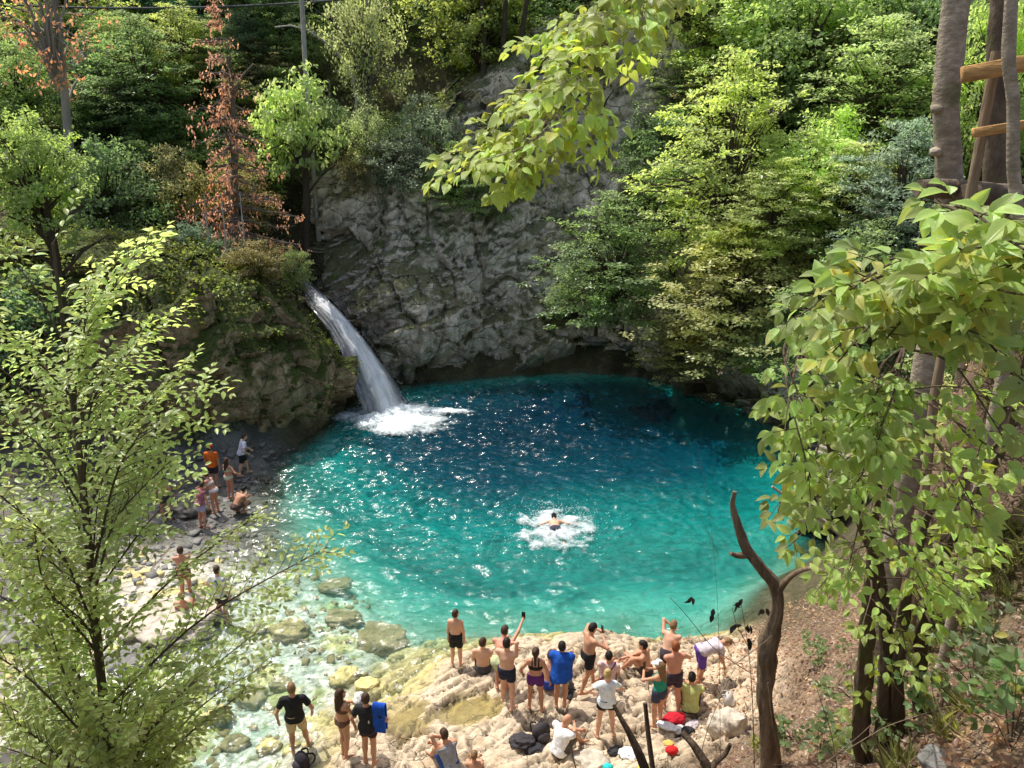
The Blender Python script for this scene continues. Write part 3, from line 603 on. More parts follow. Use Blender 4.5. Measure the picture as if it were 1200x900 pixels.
def proto(kind, seed):
    global rng
    rng = np.random.default_rng(seed); b = Buf(); tw = []
    if kind == 'bushy':
        d = rand_dirs(210); r = .35+.62*rng.random(210)**.6; r *= .82+.55*fbm(d*1.6+seed, 3)
        cen = d*r[:, None]; cen[:, 2] = np.maximum(cen[:, 2], -.8); b.raw(*spread(cen, 44, .15, .6, .055)[:4]); tw = cen[:60]
    elif kind == 'layered':
        cen = []
        for z in np.linspace(-.85, .92, 11):
            R_ = (1-abs(z+.15)**2.2)**.5 if abs(z+.15) < 1 else .25
            m = int(10+34*R_)
            a = rng.random(m)*6.283; q = R_*(.25+.8*rng.random(m)**.6)*(1+.35*np.sin(a*3+z*9))
            cen.append(np.stack([np.cos(a)*q, np.sin(a)*q, z+.07*rng.normal(size=m)-.12*q**2], 1))
        cen = np.concatenate(cen); b.raw(*spread(cen, 36, .17, .22, .055, up=1.1, out=.25)[:4]); tw = cen[::4]
    elif kind == 'big':
        d = rand_dirs(90); r = .35+.65*rng.random(90)**.6; r *= .8+1.1*fbm(d*1.7+seed, 3)
        cen = d*r[:, None]; b.raw(*spread(cen, 34, .19, .6, .085, up=.45, out=.6, down=.55, T=T_LEAF, asp=.6, tone=.25)[:4]); tw = cen[:40]
    elif kind == 'sparse':
        d = rand_dirs(120); r = (.5+.5*rng.random(120)**.6)*(.8+.5*fbm(d*2.1+seed, 3)); cen = d*r[:, None]; b.raw(*spread(cen, 7, .14, .7, .05, up=.3, out=.4)[:4]); tw = cen[:38]
    elif kind == 'pale':
        d = rand_dirs(240); r = (.25+.75*rng.random(240)**.7)*(.75+.7*fbm(d*2.1+seed, 3))
        cen = d*r[:, None]; b.raw(*spread(cen, 26, .13, .8, .045, up=.3, out=.4)[:4]); tw = cen[:110]
    elif kind in ('conifer', 'dead'):
        cen = []
        for z in np.linspace(-1, .97, 26 if kind == 'conifer' else 20):
            R_ = (.97-z)/1.97*.95+.05
            for a in rng.random(int(4+9*R_))*6.283:
                n = int(3+11*R_); q = np.linspace(.12, 1, n)*R_*rng.uniform(.7, 1.1)
                if kind == 'dead' and rng.random() < .12: continue
                w = .05*rng.normal(size=(n, 1))
                P = np.stack([np.cos(a+w[:, 0])*q, np.sin(a+w[:, 0])*q, z-.16*q+.05*q**2*(1 if kind == 'dead' else -.6)+.012*rng.normal(size=n)], 1)
                cen.append(P)
                b.tube(np.vstack([[0, 0, z], P[::2]]), [.012*R_+.004, .003], 4, 1)
        cen = np.concatenate(cen)
        if kind == 'conifer': b.raw(*spread(cen, 9, .075, .5, .075, up=.8, out=.5, down=.35, asp=.34)[:4])
        else: cen = cen[rng.random(len(cen)) < .36]; b.raw(*spread(cen, 13, .055, .7, .03, up=.2, out=.2, down=.5, asp=.55, tone=.5)[:4])
    for c in tw:
        m = c*.5+rng.normal(size=3)*.07
        b.tube([(0, 0, -.55+.25*c[2]), m*[.7, .7, .8]+[0, 0, -.12], c], [.020, .010, .004], 4, 1)
    return b.mesh('crown_'+kind, False)
BARK = {'dark': m_bark('bark_dark', (.10, .075, .05), (.05, .04, .03), moss=.4), 'pale': m_bark('bark_pale', (.42, .39, .33), (.20, .17, .13), 5., .2), 'grey': m_bark('bark_grey', (.26, .22, .175), (.13, .105, .08), 5., .1, (1, 1, .6))}
PROTO = {}
for kd, n in (('sparse', 1), ('bushy', 3), ('layered', 3), ('big', 1), ('pale', 2), ('conifer', 1), ('dead', 1)):
    PROTO[kd] = []
    for i in range(n):
        me = proto(kd, 20+i*7+len(kd)); me.materials.append(LEAF); me.materials.append(BARK[{'dead': 'grey', 'sparse': 'pale', 'pale': 'grey'}.get(kd, 'dark')]); PROTO[kd].append(me)
rng = np.random.default_rng(77)
def proto_trunk(seed, bark):
    r = np.random.default_rng(seed); b = Buf(); z = np.linspace(-.06, 1, 12)
    p = np.stack([.035*np.sin(z*4+seed), .03*np.cos(z*3+seed*2)-.03, z], 1)
    b.tube(p, [.036, .024, .018, .008], 8, rough=.25)
    for k in range(7):
        s = r.uniform(.45, .9); c = np.array([np.interp(s, z, p[:, q]) for q in range(3)]); a = r.random()*6.28; L = r.uniform(.12, .26)
        b.tube([c, c+[np.cos(a)*L*.5, np.sin(a)*L*.5, L*.45], c+[np.cos(a)*L, np.sin(a)*L, L*.7]], [.010, .003], 5)
    me = b.mesh('trunk'); me.materials.append(BARK[bark]); return me
TR = {k: [proto_trunk(i+1, k) for i in range(2)] for k in BARK}
GREEN = dict(yel=(.125, .172, .048), mid=(.074, .116, .038), dark=(.042, .074, .030), grey=(.075, .098, .060), pale=(.165, .19, .080), lime=(.118, .155, .054), olive=(.095, .095, .032), autumn=(.17, .105, .042), brown=(.23, .135, .065), blue=(.045, .085, .045))
def tree(px, ptop, pbot, hw, Y, kind, col, label, bark='dark', name='tree', group=None, cat='tree', thick=1., dep=1.0):
    C0 = at(px, (ptop+pbot)/2, Y); dist = Y/ray(px, (ptop+pbot)/2)[1]
    rx = hw*dist/FPX; rz = (pbot-ptop)/2*dist/FPX*1.03
    g = float(height(np.array([C0[0]]), np.array([C0[1]]))[0])
    bx, by = C0[0], C0[1]; onrock = 370 < px < 700 and Y < 37
    if onrock: by += .9*rx; g = C0[2]-rz*.75                 # rooted in the cliff edge
    while not onrock and g < 2.2 and by < C0[1]+9:                 # rooted on the bank, leaning out over the water
        by += .3; bx += .16*np.sign(bx); g = float(height(np.array([bx]), np.array([by]))[0])
    root = tag(empty(name, (bx, by, g), 0), label, cat, group)
    cr = link('crown', random.choice(PROTO[kind]), root); cr.location = (C0[0]-bx, C0[1]-by, C0[2]-g); cr.scale = (rx, rx*dep, rz); cr.rotation_euler = (0, 0, random.random()*6.28 if dep == 1 else random.choice([0, 3.14]))
    j = random.uniform(.82, 1.18); c = [min(q*(2.75 if px > 760 else 2.4), .6) for q in GREEN[col]]; cr.color = (c[0]*j*random.uniform(.92, 1.08), c[1]*j, c[2]*j*random.uniform(.9, 1.1), 1)
    top = Vector((C0[0]-bx, C0[1]-by, max(C0[2]-g+rz*.45, .5))); H = top.length
    tk = link('trunk', random.choice(TR[bark]), root); q = min(H*.95, 7)*thick; tk.scale = (q, q, H)
    tk.rotation_euler = top.to_track_quat('Z', 'Y').to_euler()
    return root
TREES = [
 (52,-110,130,95,29,'sparse','autumn','tall pale-trunked tree with orange autumn leaves in the top left corner','pale'),
 (38,118,300,80,23,'bushy','yel','sunlit yellow-green bushy tree at the left edge below the orange-leaved tree','dark'),
 (165,30,155,62,35,'layered','mid','mid green tree with layered boughs right of the orange-leaved tree','dark'),
 (130,150,335,82,30,'bushy','dark','dark green shaded tree right of the sunlit yellow-green tree at the left edge','dark'),
 (266,-12,300,92,30.5,'dead','brown','dead red-brown conifer with dry needles standing above the left outcrop','grey'),
 (346,64,212,58,33.5,'big','lime','bright lime tree with big drooping leaves right of the dead brown conifer','dark'),
 (215,165,300,52,31.5,'bushy','olive','rounded brownish olive bush left of the lower dead conifer branches','dark'),
 (425,-55,150,66,38,'pale','pale','tall pale feathery tree at the top, left of the cliff','pale'),
 (430,100,228,44,35.6,'pale','pale','pale cream-green shrub hanging over the left shoulder of the cliff','pale'),
 (500,105,245,55,36.5,'bushy','grey','grey-green bush on the cliff edge behind the overhanging branch','dark'),
 (560,-60,100,80,39,'bushy','yel','yellow-green tree with thin dark stems at the top centre above the cliff','dark'),
 (668,-80,70,80,41,'layered','mid','mid green tree behind the upper end of the overhanging branch','dark'),
 (585,140,262,40,36.0,'layered','mid','low green shrub trailing over the cliff edge under the overhanging branch','dark'),
 (720,232,378,80,30.6,'layered','mid','rich green maple with flat sprays growing at the right foot of the cliff','dark'),
 (768,115,235,52,35,'bushy','dark','dark shaded bush clinging to the right side of the upper cliff','dark'),
 (800,-60,95,66,38,'layered','yel','yellow-leaved tree at the top right of the bare upper cliff','dark'),
 (858,80,300,92,29.5,'layered','yel','large sunlit yellow-green tree right of the cliff','dark'),
 (862,255,418,92,27.5,'layered','pale','pale yellow-green tree with tiered boughs leaning over the right bank','dark'),
 (950,-60,160,115,34,'bushy','mid','broad mid green tree at the top right of the slope','dark'),
 (960,120,300,85,28.5,'bushy','yel','leafy green tree between the large yellow-green tree and the grey evergreen','dark'),
 (1052,150,330,70,25,'layered','grey','grey-green feathery evergreen left of the bare trunk with the timber railing','dark'),
 (1030,30,190,80,30,'layered','lime','light green tree behind the top of the grey evergreen','dark'),
 (1085,-70,130,90,33,'bushy','mid','tall green tree behind the bare trunk at the top right','dark'),
 (1170,-40,240,75,27,'bushy','yel','sunlit green tree seen between the railing timbers','dark'),
 (935,340,450,60,25.5,'bushy','dark','dark shrub on the right bank behind the big-leaved shrub','dark'),
 (1010,270,470,85,23,'layered','mid','green tree half hidden behind the big-leaved shrub, below the grey evergreen','dark'),
 (1130,250,480,90,19,'bushy','mid','green bush hidden behind the upper big leaves at the right edge','dark'),
 (1098,400,590,72,14.5,'pale','pale','pale yellow-green ferny bush behind the big-leaved shrub','dark'),
 (55,300,480,85,24,'bushy','dark','dark tree behind the top of the feathery foreground tree','dark'),
 (300,275,345,46,27.5,'bushy','olive','small mossy olive shrub on top of the left outcrop','dark'),
 (225,255,330,52,28.5,'bushy','blue','low dark green shrub on the left part of the outcrop top','dark'),
 (345,285,345,26,29.5,'bushy','lime','small bright green shrub beside the waterfall notch','dark'),
 (180,150,262,48,36,'layered','blue','bluish dark green sapling behind the dark shaded tree','dark'),
 (300,-60,60,60,40,'bushy','mid','green tree at the top behind the tip of the dead conifer','dark'),
 (235,-70,80,75,43,'bushy','blue','dark bluish tree at the top left of the dead conifer','dark'),
 (150,-80,60,70,44,'bushy','blue','dark tree at the top behind the layered mid green tree','dark'),
 (470,-70,70,60,44,'layered','yel','yellow-green tree at the top behind the pale feathery tree','dark'),
 (700,40,110,34,37.5,'pale','olive','thin olive bush at the top of the bare grey rock face','dark'),
 (790,180,260,40,32.5,'bushy','mid','green bush between the maple and the dark cliff bush','dark'),
 (660,330,372,26,31.2,'bushy','mid','small green bush low on the cliff at the left of the maple','dark'),
 (1000,170,260,60,27,'layered','pale','pale green sprays left of the grey evergreen','dark'),
 (910,190,290,60,26.8,'layered','lime','fresh green tree above the pale tiered tree on the right bank','dark'),
 (800,380,440,48,28.5,'layered','olive','low olive shrub drooping over the dark right bank','dark'),
 (535,170,245,42,35.4,'layered','mid','shrub on the cliff edge hidden behind the overhanging leaves','dark'),
 (385,110,190,42,36.5,'bushy','mid','green bush between the bright lime tree and the pale cliff shrubs','dark'),
 (100,40,170,60,36,'bushy','dark','dark bush behind the pale trunk of the orange-leaved tree','dark'),
 (20,40,150,60,33,'bushy','mid','green bush at the left edge behind the orange-leaved tree','dark'),
 (620,20,130,60,40,'bushy','yel','leafy yellow-green bush behind the overhanging branch','dark'),
 (730,-20,80,50,41,'bushy','mid','green bush at the very top above the bare grey rock','dark'),
 (1010,-70,90,80,37,'layered','yel','yellow-green tree top behind the light green tree','dark'),
 (890,-60,110,70,36,'layered','lime','fresh green tree at the top behind the large yellow-green tree','dark'),
 (468,150,246,50,34.9,'bushy','grey','grey-green leafy shrub hanging from the cliff edge left of the overhanging branch','dark'),
 (418,165,232,36,34.9,'pale','olive','olive shrub on the cliff edge below the pale feathery tree','dark'),
 (385,15,110,34,40,'pale','mid','slim green tree behind the white-barked leaning stem at the top','pale'),
]
for a in TREES: tree(*a[:8], bark=a[8])
# bushes that close the gaps on the slopes
k = 0
while k < 78:
    if random.random() < .5: px, py = random.uniform(-40, 335), random.uniform(30, 300); Y = 40-(py/300)*9+random.uniform(-1.5, 3)
    else: px, py = random.uniform(770, 1210), random.uniform(-20, 400); Y = 38-(max(py, 0)/400)*12+random.uniform(0, 3)
    c = at(px, py, Y); g = float(height(np.array([c[0]]), np.array([c[1]]))[0])
    if not (-2.5 < c[2]-g < 5): continue
    r_ = random.uniform(34, 62); tree(px, py-r_*.85, py+r_*.85, r_, Y, random.choice(['bushy', 'layered', 'layered', 'pale']), random.choice(['mid', 'mid', 'yel', 'lime', 'olive', 'dark']), 'leafy bush filling the gaps between the taller trees on the slope', 'dark', name='bush', group='bushes filling the slope', cat='bush'); k += 1
# forest farther back, trees nothing tells apart
for k in range(64):
    Y = random.uniform(41, 66); px = random.uniform(-80, 1280)
    g = float(height(np.array([at(px, 100, Y)[0]]), np.array([Y]))[0]); d = at(px, 100, Y)
    v = (g+random.uniform(4.5, 8)-CAM_Z)/Y; ptop = 450-FPX*math.tan(math.atan(v)+PITCH)
    h = random.uniform(150, 230)*40/Y
    tree(px, ptop, ptop+h, random.uniform(62, 95)*40/Y*1.1, Y, random.choice(['bushy', 'bushy', 'layered']), random.choice(['mid', 'dark', 'blue', 'yel', 'olive']), 'leafy green tree in the forest at the back of the slope', 'dark', group='trees of the forest behind')
# undergrowth: nobody could count it
def undergrowth():
    n = 26000; X = rng.uniform(-34, 34, n); Y = rng.uniform(21, 56, n)
    m = (rng.random(n) < np.clip(34/Y, 0, 1)**1.2); X, Y = X[m], Y[m]
    H = height(X, Y); hb = hbase(X, Y); m = (hb > 1.0)
    back = (Y > 34) | (X > 10) | (X < -9) ; m &= back
    X, Y, H = X[m], Y[m], H[m]
    P = np.stack([X, Y, H], 1); den = fbm(P*.25, 3); m = rng.random(len(P)) < .55+1.2*den; P = P[m]
    k = len(P); hgt = .12+.55*rng.random(k)**2; P[:, 2] += hgt*.7
    V, L, T, A, _ = spread(P, 15, .45, .65, .17, up=.7, out=0, tone=.6, asp=.6)
    b = Buf(); b.raw(V, L, T, 0, A); o = b.link('undergrowth', None, LEAF, False); o.color = (.12, .165, .05, 1)
    return tag(o, 'low leafy undergrowth covering the slopes', kind='stuff')
undergrowth()
# plants on the cliffs
def cliff_plants(name, surf, n, col, zr, dens_seed, size=.13, label=None, per=16, rad=.30, thr=.05):
    V, N = SURF[surf]; nu, nv = V.shape[:2]
    i = rng.integers(0, nu, n*6); j = rng.integers(0, nv, n*6); P = V[i, j]; nn = N[i]
    m = (P[:, 2] > zr[0]) & (P[:, 2] < zr[1]) & (fbm(P*.45+dens_seed, 3) > thr+.12*rng.normal(size=len(P))); P = P[m][:n]; nn = nn[m][:n]
    P = P+np.stack([nn[:, 0], nn[:, 1], 0*nn[:, 0]], 1)*.1
    V_, L, T, A, _ = spread(P, per, rad, .7, size, up=.5, out=0, down=.4, tone=.5)
    b = Buf(); b.raw(V_, L, T, 0, A); o = b.link(name, None, LEAF, False); o.color = (*[q*1.8 for q in col], 1)
    return tag(o, label, kind='stuff')
cliff_plants('cliff_moss_plants', 'cliff', 420, (.055, .085, .018), (.3, 2.4), 3, .11, 'dark green plants along the foot of the cliff', thr=-.02)
cliff_plants('cliff_ledge_plants', 'cliff', 110, (.075, .13, .02), (2.4, 9), 12, .12, 'green tufts growing from ledges in the cliff', rad=.22, thr=.16)
cliff_plants('cliff_top_plants', 'cliff', 1200, (.085, .115, .032), (9.4, 18), 5, .16, 'leafy plants hanging from the top of the cliff', thr=-.12, rad=.5)
cliff_plants('outcrop_plants', 'rock_outcrop', 520, (.060, .085, .018), (.7, 4.2), 8, .10, 'green plants and moss on the face of the left outcrop', thr=.08, rad=.24)
cliff_plants('outcrop_top_plants', 'rock_outcrop', 900, (.075, .10, .022), (4.9, 9), 2, .14, 'bushy plants on top of the left outcrop', thr=-.12, rad=.4)
# ------------------------------------------------------------------ near trees and shrubs
def smooth_path(pts, n=14):
    pts = np.asarray(pts, float); s = np.concatenate([[0], np.cumsum(np.linalg.norm(np.diff(pts, axis=0), axis=1))]); u = np.linspace(0, s[-1], n)
    q = np.stack([np.interp(u, s, pts[:, k]) for k in range(3)], 1); r = q.copy()
    for _ in range(2): r[1:-1] = (r[:-2]+2*r[1:-1]+r[2:])/4
    return r
class Leafset:
    def __init__(s): s.C, s.D, s.N, s.L, s.A = [], [], [], [], []
    def add(s, c, d, n, l, a): s.C.append(c); s.D.append(d); s.N.append(n); s.L.append(l); s.A.append(a)
    def link(s, name, parent, T, asp, col, mat):
        C = np.array(s.C); V, L, TT, A, uv = leaves(C, np.array(s.D), np.array(s.N), np.array(s.L), np.array(s.L)*asp, T, np.clip(np.array(s.A), 0, 1))
        me = np_mesh(name, V, L, TT, True, fattr={'var': A}, uv=uv); o = link(name, me, parent, mat); o.color = (*col, 1); return o
def sprig(ls, wood, base, d, up, length, leaf, r0=.004, gap=.6, droop=.25, tone=.5, end=True, wob=.25):
    """a twig with leaves set alternately along it, roughly in one plane"""
    d = norm(d); side = norm(np.cross(d, up)); n = max(3, int(length/(leaf*gap))); p = np.array(base, float); P = [p.copy()]; q = d.copy()
    for i in range(n):
        q = norm(q+rng.normal(size=3)*.07-np.array([0, 0, droop*.12])); p = p+q*(length/n); P.append(p.copy())
        sg = 1 if i % 2 else -1
        ld = norm(q*.75+side*sg*.9+rng.normal(size=3)*wob-np.array([0, 0, droop*.5])); nn = norm(up+rng.normal(size=3)*.35)
        f = .65+.5*math.sin(math.pi*(i+.6)/(n+.4)); ls.add(p+ld*.1*leaf, ld, nn, leaf*f*random.uniform(.8, 1.2), tone+.2*rng.normal())
    if end: ls.add(p, norm(q-np.array([0, 0, .3*droop])), norm(up+rng.normal(size=3)*.3), leaf*.9, tone+.2*rng.normal())
    wood.tube(P[::2] if len(P) > 4 else P, [r0, r0*.35], 4, 0, cap=False)
def bough(ls, wood, a, b, r0, leaf, twig, n_tw, sag=.0, up=(0, 0, 1), tone=.5, droop=.25, wob=.25, start=.18):
    """a side branch from a to b with twigs to both sides in a flat fan"""
    a, b = np.asarray(a, float), np.asarray(b, float); m = (a+b)/2+np.array([0, 0, sag])+rng.normal(size=3)*.05*np.linalg.norm(b-a)
    P = smooth_path([a, m, b], 10); wood.tube(P, [r0, r0*.3], 5, 0)
    d = norm(b-a); up = norm(np.asarray(up, float)+rng.normal(size=3)*.22); side = norm(np.cross(d, up))
    for k in range(n_tw):
        s = start+(1-start)*(k+.5)/n_tw; i = min(int(s*9), 8); c = P[i]+(P[i+1]-P[i])*(s*9-i); sg = 1 if k % 2 else -1
        L = twig*(1.15-.75*s)*random.uniform(.7, 1.25)
        sprig(ls, wood, c, d*.8+side*sg*random.uniform(.55, 1.0)+np.array([0, 0, random.uniform(-.1, .25)]), up, L, leaf, r0*.3, droop=droop, tone=tone, wob=wob)
    sprig(ls, wood, P[-2], d, up, twig*.7, leaf, r0*.3, droop=droop, tone=tone, wob=wob)

# tree of fine leaves at the lower left
def left_tree():
    Y0 = 6.1
    tp = [at(132, 960, Y0), at(128, 880, Y0), at(117, 780, Y0), at(104, 640, Y0-.05), at(92, 520, Y0), at(80, 430, Y0+.05), at(70, 350, Y0+.1), at(62, 285, Y0+.1)]
    b0 = np.array([tp[0][0]+.15, tp[0][1]-.1, 0]); b0[2] = float(height(np.array([b0[0]]), np.array([b0[1]]))[0]); pts = [b0-[0, 0, .1]]+tp
    root = tag(empty('broadleaf_tree', b0), 'feathery small-leaved young tree filling the left side in front of the pool', 'tree')
    P = smooth_path(pts, 40); wood = Buf(); wood.tube(P-b0, [.075, .055, .042, .03, .012], 9, 0, rough=.15)
    ls = Leafset()
    def tr(py):
        i = int(np.argmin([abs((CAM_Z-p[2])/p[1]-(CAM_Z-at(100, py, Y0)[2])/Y0) for p in P])); return P[i]
    tips = [(178,284,6.3,.5),(150,318,5.9,.4),(195,372,6.4,.5),(160,405,5.4,.4),(246,452,6.5,.55),(215,430,5.7,.45),(240,498,6.3,.5),(200,540,5.5,.4),(222,560,6.6,.45),(300,606,6.2,.6),(384,641,6.5,.7),(300,742,6.3,.55),(285,812,5.9,.55),(225,800,5.2,.45),(320,775,6.7,.45),(170,500,5.0,.4),(165,850,5.0,.4),
            (10,300,6.2,.4),(-25,345,5.7,.45),(-15,420,6.5,.5),(-50,470,5.8,.5),(-60,545,6.3,.5),(-60,600,5.5,.5),(-70,660,6.2,.55),(-70,730,5.6,.5),(-70,790,6.4,.5),(-60,860,5.8,.5),(0,580,4.8,.45),(60,770,6.2,.55),(155,800,6.4,.55),(30,850,6.3,.55),(185,850,6.3,.55),(235,765,6.4,.5),(120,560,6.3,.45),(110,700,6.4,.45),(130,430,6.6,.5),(30,520,6.7,.5),(110,380,6.0,.45),(60,700,5.6,.5),(90,780,6.7,.5),(20,820,6.6,.5),(150,800,5.6,.45),(10,840,5.1,.45),(60,900,5.0,.4),(100,330,5.4,.35),(40,400,7.0,.5),(140,470,7.1,.5),(60,560,7.2,.5),(30,700,7.2,.5),(60,830,7.2,.5),(210,840,6.9,.5),(40,620,5.3,.5),(60,740,5.4,.5),(140,560,6.9,.5),(100,860,5.6,.5),(180,780,6.6,.5),(110,820,5.0,.35),(60,640,7.0,.5)]
    for (px, py, Y, tw) in tips:
        tip = at(px, py, Y); L = np.linalg.norm(tip-tr(py)); st = tr(min(py+90+110*min(L, 2)/2, 950)); L = np.linalg.norm(tip-st)
        vis = float(np.clip(.42+.10*(300-py)/300+.12*(Y-6), .2, .8))
        bough(ls, wood, st-b0, tip-b0, .008+.003*L, .074, tw*1.05, int(14+L*8), sag=.10*L, up=(.05, -.25, 1), tone=vis, droop=.35)
    for k in range(9):
        i = 39-k*2; sprig(ls, wood, P[i]-b0, norm(rng.normal(size=3)*[1, 1, .4]+[0, 0, .7]), np.array([0, -.3, 1.]), .5, .08, .004)
    tk = wood.link('trunk', root, m_bark('bark_young', (.16, .115, .075), (.075, .055, .038), 9., .3))
    ls.link('crown', root, T_LEAF, .50, (.36, .49, .15), LEAF)
left_tree()

# big-leaved shrub at the right
BARKV = m_bark('bark_shrub', (.14, .10, .065), (.06, .045, .03), 8., .5)
def right_shrub():
    base = G(1030, 885); b0 = base
    root = tag(empty('dogwood_shrub', b0), 'big-leaved green shrub with ivy-dark stems filling the right side', 'shrub'); root.name = 'broadleaf_shrub'
    wood = Buf(); ls = Leafset(); rg = rng
    Yb = base[1]
    stems = [[(1008, 880, Yb), (1012, 800, Yb-.1), (1018, 720, Yb-.3), (1024, 620, Yb-.7), (1040, 480, Yb-1.2), (1075, 340, Yb-1.8)],
             [(1050, 890, Yb+.1), (1052, 790, Yb), (1062, 700, Yb-.1), (1088, 600, Yb-.3), (1150, 540, Yb-.5), (1215, 470, Yb-.8)],
             [(1032, 890, Yb+.1), (1040, 760, Yb+.1), (1030, 660, Yb-.1), (985, 560, Yb-.4), (950, 450, Yb-.8), (930, 380, Yb-1.2)],
             [(1075, 860, Yb+.2), (1080, 740, Yb), (1110, 640, Yb-.4), (1180, 520, Yb-.9), (1210, 380, Yb-1.7)]]
    SP = []
    for k, st in enumerate(stems):
        P = smooth_path([b0+[.06*(k-1.5), 0, -.15]]+[at(*q) for q in st], 80); SP.append(P[::3])
        wood.tube(P-b0, [.082 if k < 3 else .05, .06, .038, .022, .009], 22, 0, rough=.7)
    # leaf clusters
    clusters = []
    def reg(px, py):  # inside the foliage outline
        poly = [(905, 365), (950, 320), (1010, 300), (1060, 285), (1110, 245), (1140, 215), (1215, 205), (1215, 560), (1150, 560), (1130, 640), (1105, 700), (1075, 760), (1020, 740), (985, 700), (940, 690), (905, 640), (885, 610), (893, 520), (930, 470), (925, 420)]
        ins = False; j = len(poly)-1
        for i in range(len(poly)):
            (xi, yi), (xj, yj) = poly[i], poly[j]
            if (yi > py) != (yj > py) and px < (xj-xi)*(py-yi)/(yj-yi)+xi: ins = not ins
            j = i
        return ins
    tips = [(925,372,3.6),(945,395,3.9),(965,345,3.3),(918,520,4.1),(925,560,3.9),(910,605,4.2),(925,640,4.4),(950,560,3.6),(1000,310,3.0),(1085,290,2.6),(1125,250,2.5),(1165,225,2.3),(1200,250,2.2),(1190,320,2.4),(1150,350,2.7),(1040,350,3.0),(960,690,4.6),(1010,735,4.8),(1090,730,4.4),(1070,790,4.7),(1135,620,4.0),(1195,450,3.0),(1180,540,3.7),(940,470,3.7),(935,520,4.2)]
    while len(tips) < 118:
        px, py = rg.uniform(925, 1215), rg.uniform(205, 730)
        if not reg(px-38, py): continue
        f = np.clip((py-220)/520, 0, 1); Y = 2.5+1.9*f+rg.uniform(-.25, .95)
        if 1080 < px and 400 < py < 620 and rg.random() < .72: continue
        if py > 640 and rg.random() < .5: continue
        tips.append((px, py, Y))
    for (px, py, Y) in tips:
        py += 42*float(np.clip((390-py)/120, 0, 1)); tip = at(px, py, Y); allp = np.concatenate([p[9:] for p in SP])
        dd = np.linalg.norm(allp-(tip+[.0, .35, -.25]), axis=1); st = allp[np.argmin(dd)]
        L = np.linalg.norm(tip-st)
        if L < .25: st = st-[0, 0, .25]; L = np.linalg.norm(tip-st)
        n = int(2+L*2.2); near = np.clip((4.4-Y)/2, 0, 1)
        tone = .42+.22*near+.22*rg.normal()
        if L > 1.5: st = tip+(st-tip)*(1.5/L) if rg.random() < .0 else st
        bough(ls, wood, st-b0, tip-b0, .007+.003*min(L, 2), .088+.010*near, .26, max(3, min(n+1, 7)), sag=.06*L, up=(-.1, -.5, 1), tone=tone, droop=.5, wob=.5, start=.45 if L > .7 else .2)
    # leaves hugging the dark stems lower down
    for k in range(46):
        P = SP[k % 4]; c = P[int(rg.uniform(2, 14))]+rg.normal(size=3)*[.16, .12, .1]; d = norm(rg.normal(size=3)+[0, -.6, -.2])
        sprig(ls, wood, c-b0, d, np.array([0, -.6, .9]), .16, .095, .003, tone=.25, droop=.7)
    wood.link('stem', root, BARKV)
    ls.link('foliage', root, T_BIG, .56, (.33, .49, .075), LEAFB)
    return b0
right_shrub()

# low leafy shrub at the bottom right
def low_shrub(px, py, n, label, spread_=.5, leaf=.10, col=(.105, .20, .05), h=.5, name='leafy_shrub'):
    b0 = G(px, py); root = tag(empty(name, b0), label, 'shrub'); wood = Buf(); ls = Leafset()
    for k in range(n):
        a = rng.random()*6.28; q = spread_*rng.random()**.5
        bough(ls, wood, (0, 0, -.03), (math.cos(a)*q, math.sin(a)*q, h*rng.uniform(.35, 1.1)), .006, leaf, .22, 3, sag=.08, up=(0, -.4, 1), tone=.35+.15*rng.normal(), droop=.6, start=.35)
    wood.link('stem', root, BARKV); ls.link('foliage', root, T_LEAF, .66, col, LEAFB)
low_shrub(1140, 800, 9, 'low dark-leaved shrub on the litter slope at the lower right', .6)
low_shrub(1185, 880, 8, 'small leafy shrub in the bottom right corner', .5)
low_shrub(1100, 850, 6, 'sprawling leafy shoots right of the dark shrub stems', .5, .09)
low_shrub(930, 870, 5, 'small green seedlings between the snag and the dark shrub stems', .3, .085, h=.3)
low_shrub(1010, 880, 6, 'leafy green shoots at the foot of the dark shrub stems', .35, .085, h=.35)
low_shrub(960, 780, 4, 'thin green sprouts beside the big-leaved shrub, upslope of the snag', .3, .085, h=.35)
low_shrub(890, 885, 4, 'tiny yellow-green plant at the foot of the snag', .16, .06, (.26, .28, .03), .15)

low_shrub(1060, 860, 8, 'tangle of green shoots around the middle dark shrub stem', .55, .085, h=.4)
low_shrub(1170, 760, 8, 'dark green bramble on the slope near the right edge', .6, .085, (.09, .16, .04), .5)
low_shrub(1000, 820, 6, 'sparse bramble left of the dark shrub stems', .5, .08, (.12, .20, .045), .45)
low_shrub(960, 890, 6, 'bramble shoots at the bottom edge right of the snag', .45, .085, (.10, .18, .045), .4)
